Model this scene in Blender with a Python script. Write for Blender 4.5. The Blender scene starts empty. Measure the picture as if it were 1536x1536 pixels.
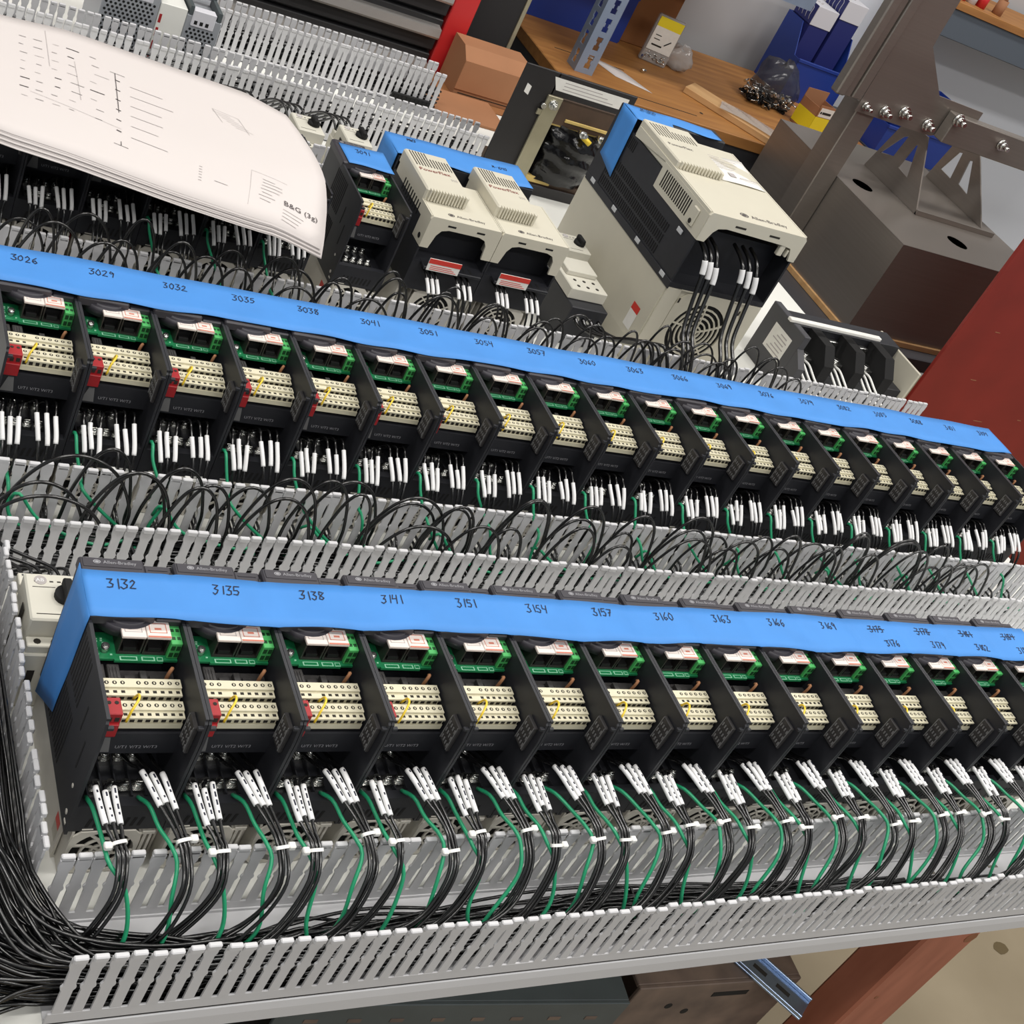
import bpy, bmesh, math, random
from mathutils import Vector, Matrix
random.seed(7)
scn = bpy.context.scene
col = scn.collection
K = 0.001                                             # the scene is laid out in millimetres; panel surface is z = 0

# ------------------------------------------------------------------ camera
F_PX = 2009.65
CAM_R = ((0.84161417, -0.34208307, 0.41792914), (0.08805247, -0.67656524, -0.73109934), (0.53285303, 0.65210326, -0.53928563))
CAM_C = (-262.0, -581.3, 871.5)
cd = bpy.data.cameras.new('camera'); cam = bpy.data.objects.new('camera', cd); col.objects.link(cam)
cd.sensor_width = 36.0; cd.lens = 36.0 * F_PX / 1536.0; cd.clip_start = 0.01; cd.clip_end = 60
r0, r1, r2 = (Vector(r) for r in CAM_R)
cam.matrix_world = Matrix(((r0.x, -r1.x, -r2.x, CAM_C[0]*K), (r0.y, -r1.y, -r2.y, CAM_C[1]*K), (r0.z, -r1.z, -r2.z, CAM_C[2]*K), (0, 0, 0, 1)))
scn.camera = cam

# ------------------------------------------------------------------ light
w = bpy.data.worlds.new('world'); scn.world = w; w.use_nodes = True
w.node_tree.nodes['Background'].inputs[0].default_value = (0.92, 0.96, 1.0, 1)
w.node_tree.nodes['Background'].inputs[1].default_value = 0.30
def area(name, loc, sx, sy, e, c=(1, 0.97, 0.93)):
    l = bpy.data.lights.new(name, 'AREA'); l.shape = 'RECTANGLE'; l.size = sx; l.size_y = sy; l.energy = e; l.color = c
    o = bpy.data.objects.new(name, l); col.objects.link(o); o.location = loc
    return o
for x in (-0.8, 1.2, 3.2):                             # rows of overhead workshop lamps under the ceiling, all alike
    for y in (-2.0, -0.3, 1.4): area('ceiling_lamp_offscreen', (x, y, 2.5), 1.3, 0.3, 22)
scn.view_settings.view_transform = 'Standard'; scn.view_settings.look = 'None'
scn.view_settings.exposure = 0.18; scn.view_settings.gamma = 1.0; scn.view_settings.use_curve_mapping = False

# ------------------------------------------------------------------ materials
def lin(c):
    return tuple((x/12.92 if x <= 0.04045 else ((x+0.055)/1.055)**2.4) for x in (v/255.0 for v in c))
MATS = {}
def mat(name, rgb, rough=0.5, metal=0.0, var=0.0, scale=40.0, bump=0.0, spec=0.5, alpha=1.0, trans=0.0, stretch=None, rgb2=None):
    m = bpy.data.materials.new(name); m.use_nodes = True; MATS[name] = m
    nt = m.node_tree; b = nt.nodes['Principled BSDF']
    c = lin(rgb)
    b.inputs['Base Color'].default_value = (*c, 1); b.inputs['Roughness'].default_value = rough
    b.inputs['Metallic'].default_value = metal; b.inputs['Specular IOR Level'].default_value = spec
    b.inputs['Alpha'].default_value = alpha; b.inputs['Transmission Weight'].default_value = trans
    if var or bump or rgb2:
        tc = nt.nodes.new('ShaderNodeTexCoord'); n = nt.nodes.new('ShaderNodeTexNoise')
        n.inputs['Scale'].default_value = scale; n.inputs['Detail'].default_value = 5
        if stretch:
            mp = nt.nodes.new('ShaderNodeMapping'); mp.inputs['Scale'].default_value = stretch
            nt.links.new(tc.outputs['Object'], mp.inputs[0]); nt.links.new(mp.outputs[0], n.inputs['Vector'])
        else:
            nt.links.new(tc.outputs['Object'], n.inputs['Vector'])
        if var or rgb2:
            r = nt.nodes.new('ShaderNodeValToRGB')
            d = lin(rgb2) if rgb2 else tuple(x*(1-var) for x in c)
            u = c if rgb2 else tuple(min(1, x*(1+var)) for x in c)
            r.color_ramp.elements[0].position = 0.3; r.color_ramp.elements[1].position = 0.7
            r.color_ramp.elements[0].color = (*d, 1); r.color_ramp.elements[1].color = (*u, 1)
            nt.links.new(n.outputs['Fac'], r.inputs[0]); nt.links.new(r.outputs[0], b.inputs['Base Color'])
        if bump:
            bp = nt.nodes.new('ShaderNodeBump'); bp.inputs['Strength'].default_value = bump; bp.inputs['Distance'].default_value = 0.002
            nt.links.new(n.outputs['Fac'], bp.inputs['Height']); nt.links.new(bp.outputs[0], b.inputs['Normal'])
    return m
mat('panel', (226, 226, 220), 0.45, var=0.02, scale=6)
mat('duct', (200, 200, 202), 0.5, var=0.015, scale=25)
mat('black', (34, 35, 40), 0.5, var=0.12, scale=60)
mat('lid', (56, 54, 60), 0.45)
mat('dark', (7, 7, 8), 0.8)
mat('sink', (204, 200, 190), 0.42, metal=0.0, var=0.06, scale=30)
mat('sinkfin', (120, 115, 105), 0.5, metal=0.3, var=0.2, scale=60)
mat('tape', (64, 133, 206), 0.62, var=0.05, scale=22, bump=0.25)
mat('ink', (14, 20, 44), 0.6)
mat('pcb', (28, 120, 74), 0.4, var=0.15, scale=120)
mat('pcbprint', (150, 205, 175), 0.5)
mat('plug', (76, 176, 96), 0.45)
mat('plughole', (20, 70, 34), 0.6)
mat('jack', (70, 66, 64), 0.35, metal=0.6)
mat('jacktop', (226, 214, 206), 0.5)
mat('jackprint', (200, 120, 100), 0.6)
mat('cream', (212, 206, 180), 0.5, var=0.04, scale=80)
mat('hole', (38, 34, 28), 0.8)
mat('red', (158, 28, 34), 0.45)
mat('yellow', (240, 206, 60), 0.4)
mat('chip', (48, 46, 46), 0.6, var=0.3, scale=200)
mat('chrome', (215, 215, 212), 0.25, metal=1.0)
mat('badge', (110, 110, 110), 0.5)
mat('greytxt', (150, 150, 154), 0.6)
mat('wire', (15, 15, 16), 0.24, spec=0.85)
mat('green', (38, 150, 106), 0.35)
mat('sleeve', (235, 235, 235), 0.45)
mat('tie', (228, 228, 224), 0.4)
mat('metalwire', (120, 118, 116), 0.4, metal=0.7)
mat('beige', (200, 195, 178), 0.48, var=0.02, scale=20)
mat('covergrey', (196, 198, 200), 0.48)
mat('label', (228, 226, 220), 0.55, var=0.04, scale=90)
mat('labelred', (206, 60, 50), 0.5)
mat('paper', (208, 201, 198), 0.75, var=0.01, scale=4)
mat('paperedge', (208, 201, 198), 0.75)
mat('print', (172, 166, 164), 0.8)
mat('printdark', (84, 78, 78), 0.8)
mat('m140', (206, 203, 190), 0.5, var=0.03, scale=30)
mat('m140side', (184, 180, 166), 0.5, rgb2=(170, 165, 150), scale=50)
mat('steel', (146, 139, 132), 0.34, metal=0.62, var=0.04, scale=3, stretch=(1, 1, 60))
mat('steeltop', (176, 166, 150), 0.36, metal=0.6, var=0.06, scale=8)
mat('galv', (176, 170, 146), 0.38, metal=0.7, var=0.08, scale=30)
mat('postblue', (150, 166, 190), 0.45, metal=0.35, var=0.06, scale=20)
mat('redsteel', (132, 38, 30), 0.42, var=0.16, scale=7)
mat('redpaint', (196, 40, 42), 0.4)
mat('chestblack', (36, 36, 38), 0.5)
mat('alu', (200, 196, 192), 0.35, metal=0.75)
mat('wood', (176, 124, 66), 0.6, rgb2=(148, 98, 50), scale=5, stretch=(1, 10, 10))
mat('woodpale', (206, 166, 116), 0.65, rgb2=(186, 142, 92), scale=6, stretch=(1, 8, 8))
mat('card', (158, 110, 76), 0.8, var=0.05, scale=14)
mat('carddark', (140, 92, 52), 0.8, var=0.06, scale=14)
mat('legwood', (172, 106, 82), 0.6, rgb2=(150, 88, 66), scale=8, stretch=(6, 6, 1))
mat('legside', (138, 88, 58), 0.7, var=0.15, scale=10)
mat('bluebin', (32, 58, 140), 0.45, var=0.05, scale=10)
mat('bluebox', (34, 40, 104), 0.5)
mat('whitebox', (206, 206, 212), 0.6)
mat('yellowbox', (232, 212, 40), 0.5)
mat('apron', (66, 66, 70), 0.5, var=0.06, scale=10)
mat('wall', (176, 176, 178), 0.85, var=0.03, scale=2)
mat('floor', (150, 138, 114), 0.6, rgb2=(134, 122, 98), scale=3.5)
mat('stain', (92, 78, 48), 0.7)
mat('board', (220, 224, 232), 0.5)
mat('greybeam', (86, 94, 104), 0.5)
mat('xfblack', (34, 32, 33), 0.5, var=0.12, scale=18)
mat('xfcore', (74, 56, 42), 0.6, var=0.25, scale=20)
mat('xfboard', (214, 186, 112), 0.6, var=0.06, scale=30)
mat('film', (14, 14, 16), 0.16, bump=0.6, scale=70)
mat('film_clear', (190, 188, 186), 0.15, alpha=0.55)
mat('bagdark', (70, 70, 74), 0.2, alpha=0.55)
mat('rust', (128, 110, 98), 0.6, metal=0.2, rgb2=(92, 80, 74), scale=22)
mat('barblack', (72, 80, 82), 0.5, var=0.1, scale=20)
mat('dinblue', (146, 164, 190), 0.28, metal=0.85)
mat('psu', (168, 172, 178), 0.4, metal=0.4)
mat('teal', (20, 130, 120), 0.5)

# ------------------------------------------------------------------ mesh helper
class MB:
    def __init__(s): s.v = []; s.f = []; s.m = []; s.sm = []; s.mi = 0; s.smooth = False
    def add(s, vs, fs):
        o = len(s.v); s.v.extend([tuple(p) for p in vs])
        for f in fs: s.f.append(tuple(i+o for i in f)); s.m.append(s.mi); s.sm.append(s.smooth)
        return s
    def box(s, x0, y0, z0, x1, y1, z1):
        v = [(x0,y0,z0),(x1,y0,z0),(x1,y1,z0),(x0,y1,z0),(x0,y0,z1),(x1,y0,z1),(x1,y1,z1),(x0,y1,z1)]
        return s.add(v, [(0,3,2,1),(4,5,6,7),(0,1,5,4),(1,2,6,5),(2,3,7,6),(3,0,4,7)])
    def cbox(s, x0, y0, z0, x1, y1, z1, c=1.0):
        pts = []
        for sx, ax, bx in ((0,x0,c),(1,x1,-c)):
            for sy, ay, by in ((0,y0,c),(1,y1,-c)):
                for sz, az, bz in ((0,z0,c),(1,z1,-c)):
                    pts += [(ax,ay+by,az+bz),(ax+bx,ay,az+bz),(ax+bx,ay+by,az)]
        bm = bmesh.new(); vs = [bm.verts.new(p) for p in pts]
        bmesh.ops.convex_hull(bm, input=vs)
        bmesh.ops.dissolve_limit(bm, angle_limit=0.01, verts=bm.verts[:], edges=bm.edges[:])
        bm.verts.index_update()
        s.add([v.co[:] for v in bm.verts], [[v.index for v in f.verts] for f in bm.faces]); bm.free()
        return s
    def prism(s, poly, a, b, ax='z'):
        # poly: list of 2D points, extruded along axis ax from a to b
        n = len(poly)
        if ax == 'z': mk = lambda p, h: (p[0], p[1], h)
        elif ax == 'y': mk = lambda p, h: (p[0], h, p[1])
        else: mk = lambda p, h: (h, p[0], p[1])
        vs = [mk(p, a) for p in poly] + [mk(p, b) for p in poly]
        return s.add(vs, [tuple(range(n))[::-1], tuple(range(n, 2*n))] + [(i, (i+1) % n, n+(i+1) % n, n+i) for i in range(n)])
    def tube(s, pts, r, n=6, cap=True):
        pts = [Vector(p) for p in pts]; N = len(pts); sm = s.smooth; s.smooth = True
        vs = []; prev = None
        for i, p in enumerate(pts):
            t = (pts[min(i+1, N-1)] - pts[max(i-1, 0)]).normalized()
            if prev is None:
                up = Vector((0, 0, 1)) if abs(t.z) < 0.9 else Vector((1, 0, 0)); a = t.cross(up).normalized()
            else:
                a = (prev - t*prev.dot(t)).normalized()
            prev = a; b = t.cross(a)
            rr = r[i] if isinstance(r, (list, tuple)) else r
            for k in range(n):
                q = 2*math.pi*k/n; vs.append(p + a*(math.cos(q)*rr) + b*(math.sin(q)*rr))
        fs = [(i*n+k, i*n+(k+1) % n, (i+1)*n+(k+1) % n, (i+1)*n+k) for i in range(N-1) for k in range(n)]
        s.add(vs, fs)
        if cap:
            s.smooth = False; o = len(s.v)-N*n
            s.f += [tuple(o+k for k in range(n))[::-1], tuple(o+(N-1)*n+k for k in range(n))]; s.m += [s.mi]*2; s.sm += [False]*2
        s.smooth = sm
        return s
    def cyl(s, p0, p1, r, n=12, r2=None):
        return s.tube([p0, p1], [r, r if r2 is None else r2], n)
    def ring(s, c, ri, ro, y0, y1, n=24, a0=0, a1=2*math.pi):
        # flat ring in the XZ plane round c=(x,z), thickness y0..y1
        full = abs(a1-a0-2*math.pi) < 1e-6; N = n if full else n+1
        vs = []
        for i in range(N):
            q = a0+(a1-a0)*i/n; cx, sx = math.cos(q), math.sin(q)
            for rr, yy in ((ri,y0),(ro,y0),(ro,y1),(ri,y1)): vs.append((c[0]+rr*cx, yy, c[1]+rr*sx))
        fs = []
        for i in range(n):
            j = (i+1) % N
            for k in range(4): fs.append((i*4+k, i*4+(k+1) % 4, j*4+(k+1) % 4, j*4+k))
        return s.add(vs, fs)
    def grid(s, P, nu, nv, thick=None):
        vs = [P(i/nu, j/nv) for j in range(nv+1) for i in range(nu+1)]
        fs = [(j*(nu+1)+i, j*(nu+1)+i+1, (j+1)*(nu+1)+i+1, (j+1)*(nu+1)+i) for j in range(nv) for i in range(nu)]
        sm = s.smooth; s.smooth = True; s.add(vs, fs)
        if thick:
            n = len(vs); o = len(s.v)-n
            s.add([(p[0]+thick[0], p[1]+thick[1], p[2]+thick[2]) for p in vs], [f[::-1] for f in fs]); s.smooth = False
            edge = [i for i in range(nu+1)] + [j*(nu+1)+nu for j in range(1, nv+1)] + [nv*(nu+1)+i for i in range(nu-1, -1, -1)] + [j*(nu+1) for j in range(nv-1, 0, -1)]
            for a, b in zip(edge, edge[1:]+edge[:1]):
                s.f.append((o+b, o+a, o+n+a, o+n+b)); s.m.append(s.mi); s.sm.append(False)
        s.smooth = sm
        return s
    def xf(s, M):
        s.v = [tuple(M @ Vector(p)) for p in s.v]; return s
    def mesh(s, name, mats):
        me = bpy.data.meshes.new(name)
        me.from_pydata([(x*K, y*K, z*K) for x, y, z in s.v], [], s.f)
        for m in (mats if isinstance(mats, (list, tuple)) else [mats]): me.materials.append(MATS[m])
        me.polygons.foreach_set('material_index', s.m); me.polygons.foreach_set('use_smooth', s.sm)
        me.update(); return me
def tag(o, label, cat, group=None):
    o['label'] = label; o['category'] = cat
    if group: o['group'] = group
    return o
def thing(name, label, cat, loc=(0,0,0), rz=0.0, group=None):
    o = bpy.data.objects.new(name, None); o.empty_display_size = 0.02; col.objects.link(o)
    o.location = [c*K for c in loc]; o.rotation_euler = (0, 0, rz)
    return tag(o, label, cat, group)
def put(name, me, parent=None, loc=(0,0,0), label=None, kind=None):
    o = bpy.data.objects.new(name, me); col.objects.link(o); o.location = [c*K for c in loc]
    if parent is not None: o.parent = parent
    if label: o['label'] = label
    if kind: o['kind'] = kind
    return o
def part(name, mb, mats, parent=None, loc=(0,0,0), label=None, kind=None):
    return put(name, mb.mesh(name, mats), parent, loc, label, kind)
def solo(name, mb, mats, label, cat, loc=(0,0,0), group=None):
    return tag(part(name, mb, mats, None, loc), label, cat, group)
def struct(name, mb, mats, loc=(0,0,0)):
    o = part(name, mb, mats, None, loc); o['kind'] = 'structure'; return o
def dup(root, loc, label=None, group=None, skip=()):
    r = root.copy(); col.objects.link(r); r.location = [c*K for c in loc]
    if label: r['label'] = label
    if group: r['group'] = group
    for ch in root.children:
        if ch.name.split('.')[0] in skip: continue
        c = ch.copy(); col.objects.link(c); c.parent = r
        for g in ch.children:
            d = g.copy(); col.objects.link(d); d.parent = c
    return r
TXT = {}
def text_mb(s, size, squash=1.0):
    """outline of a word as flat faces in XY, left end at 0, base line at 0"""
    if s not in TXT:
        cu = bpy.data.curves.new('t', 'FONT'); cu.body = s; cu.resolution_u = 2
        ob = bpy.data.objects.new('t', cu); col.objects.link(ob)
        me = bpy.data.meshes.new_from_object(ob)
        TXT[s] = ([v.co[:] for v in me.vertices], [tuple(p.vertices) for p in me.polygons])
        bpy.data.objects.remove(ob); bpy.data.curves.remove(cu); bpy.data.meshes.remove(me)
    v, f = TXT[s]; b = MB(); b.add([(x*size*squash, y*size, 0.0) for x, y, z in v], f); return b
def smooth_path(pts, n=6):
    P = [Vector(p) for p in pts]; P = [P[0]*2-P[1]] + P + [P[-1]*2-P[-2]]; out = []
    for i in range(1, len(P)-2):
        a, b, c, d = P[i-1:i+3]
        for k in range(n):
            t = k/n
            out.append(0.5*((2*b)+(c-a)*t+(2*a-5*b+4*c-d)*t*t+(3*b-a-3*c+d)*t**3))
    out.append(P[-2]); return out
# handwriting: single strokes in a unit cell (0..0.7 wide, 0..1 tall)
STROKE = {
 '0': [[(.35,1),(.08,.7),(.08,.25),(.35,0),(.6,.25),(.6,.7),(.35,1)]],
 '1': [[(.33,1),(.33,0)]],
 '2': [[(.08,.78),(.35,1),(.58,.8),(.5,.5),(.05,.02),(.66,.04)]],
 '3': [[(.05,.98),(.6,.98),(.28,.58),(.58,.45),(.56,.14),(.28,0),(.04,.12)]],
 '4': [[(.1,1),(.08,.52),(.6,.55)],[(.6,1),(.5,0)]],
 '5': [[(.6,1),(.14,.98),(.1,.6),(.42,.62),(.6,.36),(.42,.05),(.05,.08)]],
 '6': [[(.5,1),(.14,.55),(.08,.2),(.35,0),(.58,.2),(.45,.44),(.12,.3)]],
 '7': [[(.05,.98),(.62,.98),(.25,0)],[(.18,.5),(.55,.52)]],
 '8': [[(.55,.9),(.2,.95),(.14,.7),(.55,.3),(.45,.02),(.1,.1),(.2,.45),(.58,.9)]],
 '9': [[(.56,.7),(.3,1),(.08,.72),(.35,.52),(.58,.78),(.5,0)]],
 'M': [[(.02,0),(.1,1),(.34,.3),(.58,1),(.66,0)]], 'W': [[(.02,1),(.16,0),(.34,.7),(.5,0),(.68,1)]], '-': [[(.1,.5),(.6,.5)]]}
def ink_word(s, h, wd=1.1, strike=False, slant=0.16):
    b = MB(); x = 0
    for ch in s:
        for st in STROKE[ch]:
            pts = [(x+(px+slant*py)*h*0.8+random.uniform(-.05,.05)*h, py*h+random.uniform(-.07,.07)*h) for px, py in st]
            for p, q in zip(pts, pts[1:]):
                dx, dy = q[0]-p[0], q[1]-p[1]; L = math.hypot(dx, dy) or 1; nx, ny = -dy/L*wd/2, dx/L*wd/2; ex, ey = dx/L*wd*.3, dy/L*wd*.3
                b.add([(p[0]-ex-nx,p[1]-ey-ny,0),(q[0]+ex-nx,q[1]+ey-ny,0),(q[0]+ex+nx,q[1]+ey+ny,0),(p[0]-ex+nx,p[1]-ey+ny,0)], [(0,1,2,3)])
        x += h*(0.66 if ch != '1' else 0.44)
    if strike:
        b.add([(-2,h*.45,0),(x+2,h*.4,0),(x+2,h*.4+wd,0),(-2,h*.45+wd,0)], [(0,1,2,3)])
    return b

# ------------------------------------------------------------------ room
FZ = -850
m = MB().box(-3000, -2500, FZ-20, 6000, 4200, FZ); floor = struct('floor', m, 'floor')
m = MB()
for x, y, a, b in ((2130, 265, 22, 15), (2330, 330, 40, 26), (1560, 150, 10, 8), (1840, 60, 14, 9), (1990, 20, 9, 7), (2060, 430, 18, 12)):
    m.add([(x+a*math.cos(t*.5236)*random.uniform(.85,1.1), y+b*math.sin(t*.5236)*random.uniform(.85,1.1), FZ+0.6) for t in range(12)], [tuple(range(12))])
part('stain', m, 'stain', floor)
m = MB().box(-3000, 2560, FZ, 6000, 2620, 2600); struct('wall_back', m, 'wall')
m = MB().box(-3000, -2500, 2600, 6000, 4200, 2640); struct('ceiling', m, 'wall')

# ------------------------------------------------------------------ back panel on its trestle
pn = thing('back_panel', 'large white enclosure back plate carrying every drive and wiring duct', 'panel', (0, 0, 0))
m = MB().cbox(-420, -118.6, -3, 1545, 1700, 0, 1.0); part('plate', m, 'panel', pn)
m = MB(); m.prism([(-118.8, -.4), (-119.6, -1.5), (-120.6, -10), (-120.8, -24), (-118, -27), (-116, -24), (-116, -3.2)], -420, 1545, 'x'); part('front_flange', m, 'duct', pn)
tr = thing('trestle_leg', 'reddish brown timber post under the front edge of the white panel', 'post', (48, 0, FZ))
m = MB().cbox(850, -112, 0, 945, -72, -FZ-30, 2); part('front_board', m, 'legwood', tr)
m = MB().cbox(846, -116, 0, 866, -70, -FZ-29, 3); part('corner_strip', m, 'legwood', tr)
m = MB().cbox(945, -86, 0, 985, -50, -FZ-30, 2); part('side_board', m, 'legwood', tr)
m = MB()
for x, z, r in ((872, 560, 5), (884, 620, 4), (935, 800, 9), (876, 690, 3)):
    m.cyl((x, -112.6, z), (x, -111.5, z), r, 9)
part('knot', m, 'legside', tr)

# ------------------------------------------------------------------ slotted wiring duct
PITCH = 12.9
def finger_mesh():
    m = MB()
    o = [(3.9,13),(3.9,42),(5.2,44.5),(5.2,46.5),(3.9,49),(3.9,66),(5.1,70),(5.1,79)]
    poly = [(-x, z) for x, z in o[::-1]] + o
    poly = [(x, z) for x, z in o] + [(-x, z) for x, z in o[::-1]]
    m.prism(poly, -0.9, 0.9, 'y')
    m.cbox(-4.9, -3.2, 77, 4.9, 0.9, 82.5, 0.8)
    return m.mesh('finger', 'duct')
FING = finger_mesh()
def duct(name_label, x0, x1, yf, yb, group='slotted wiring ducts on the panel', skipf=(), z=0, along='x'):
    L = x1-x0
    t = thing('wiring_duct', name_label, 'cable duct', (x0, yf, z) if along == 'x' else (yf, x0, z), 0 if along == 'x' else math.pi/2, group)
    W = yb-yf
    m = MB()
    m.box(0, 0, 0.1, L, W, 2)
    for y, s in ((0, 1), (W, -1)):
        m.cbox(0, min(y, y+s*1.8), 0.1, L, max(y, y+s*1.8), 14, 0.4)
        m.box(0, min(y+s*1.8, y+s*3), 2, L, max(y+s*1.8, y+s*3), 5)
    part('base_channel', m, 'duct', t)
    n = int(L/PITCH)
    for row, (y, rz) in enumerate(((0.9, 0), (W-0.9, math.pi))):
        for i in range(n):
            if (row, i) in skipf: continue
            f = put('finger', FING, t, ((i+0.5)*PITCH+random.uniform(-.25,.25), y, 0))
            f.rotation_euler = (random.gauss(0, .012), random.gauss(0, .012), rz)
    return t
fd = duct('grey slotted duct along the front edge of the panel, holding the wire trunk', -17, 1480, -119, -41)
for x, y in ((166, -70), (236, -76), (905, -62), (1010, -60)): part('mounting_slot', MB().box(x+17, y+119, 1.9, x+33, y+122, 2.25), 'sinkfin', fd)
duct('grey slotted duct between the two long rows of taped drives', -110, 1470, 298, 373)
duct('grey slotted duct behind the 3026 drive row, crowded with wire loops', -100, 1520, 694, 770)
duct('short white slotted duct behind the drive marked 3091', 402, 886, 1112, 1172)
duct('white slotted duct behind the motor protectors with the rotary knobs', -60, 882.5, 1375, 1427)
duct('white slotted duct beside the perforated power supplies under the tool chest', 440, 890, 1604, 1652)
# the duct that runs away from the front corner
lt = duct('grey slotted duct running at right angles past the end of the 3132 row', -36, 280, -22, 62, along='y')

# ------------------------------------------------------------------ compact drive (72 x 152 x 172)
def fan_grille(m, cx, cz, R, y, pw, ph, rings, spokes, bar=1.6, twist=0.0, n=28, th=1.6):
    """square plate facing -Y with a round opening, rings, hub and spokes"""
    N = n; vs = []
    for i in range(N):
        q = 2*math.pi*i/N; c, s = math.cos(q), math.sin(q)
        k = min(pw/2/abs(c) if abs(c) > 1e-6 else 1e9, ph/2/abs(s) if abs(s) > 1e-6 else 1e9)
        k = min(k, 1.22*max(pw, ph)/2)
        for yy in (y, y+th): vs += [(cx+R*c, yy, cz+R*s), (cx+k*c, yy, cz+k*s)]
    fs = []
    for i in range(N):
        a, b = i*4, ((i+1) % N)*4
        fs += [(a+1, b+1, b, a), (a+2, b+2, b+3, a+3), (a, b, b+2, a+2), (a+3, b+3, b+1, a+1)]
    m.add(vs, fs)
    for r in rings: m.ring((cx, cz), r-bar/2, r+bar/2, y, y+th, 24)
    hub = rings[0]*0.5 if rings else R*.3
    m.cyl((cx, y, cz), (cx, y+th, cz), hub, 14)
    for k in range(spokes):
        q = 2*math.pi*k/spokes+0.3; prev = None
        for j in range(4):
            r = hub+(R-hub)*j/3+0.0; a = q+twist*(j/3)
            p = (cx+r*math.cos(a), cz+r*math.sin(a))
            if prev:
                dx, dz = p[0]-prev[0], p[1]-prev[1]; L = math.hypot(dx, dz); nx, nz = -dz/L*bar/2, dx/L*bar/2
                m.prism([(prev[0]-nx, prev[1]-nz), (p[0]-nx, p[1]-nz), (p[0]+nx, p[1]+nz), (prev[0]+nx, prev[1]+nz)], y+.1, y+th-.1, 'y')
            prev = p
def logo_part(name, word, size, parent, loc, matname, logo=True, squash=1.0, ell=1.0):
    b = MB()
    if logo:
        r = size*0.62
        for ri, ro in ((0, r*.55), (r*.72, r)):
            for i in range(16):
                a, c = 2*math.pi*i/16, 2*math.pi*(i+1)/16
                b.add([(-r*1.6*ell+ri*ell*math.cos(a), size*.36+ri*math.sin(a)*.72, 0), (-r*1.6*ell+ro*ell*math.cos(a), size*.36+ro*math.sin(a)*.72, 0), (-r*1.6*ell+ro*ell*math.cos(c), size*.36+ro*math.sin(c)*.72, 0), (-r*1.6*ell+ri*ell*math.cos(c), size*.36+ri*math.sin(c)*.72, 0)], [(0,1,2,3)])
    t = text_mb(word, size, squash); b.add(t.v, t.f)
    return part(name, b, matname, parent, loc)
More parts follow.
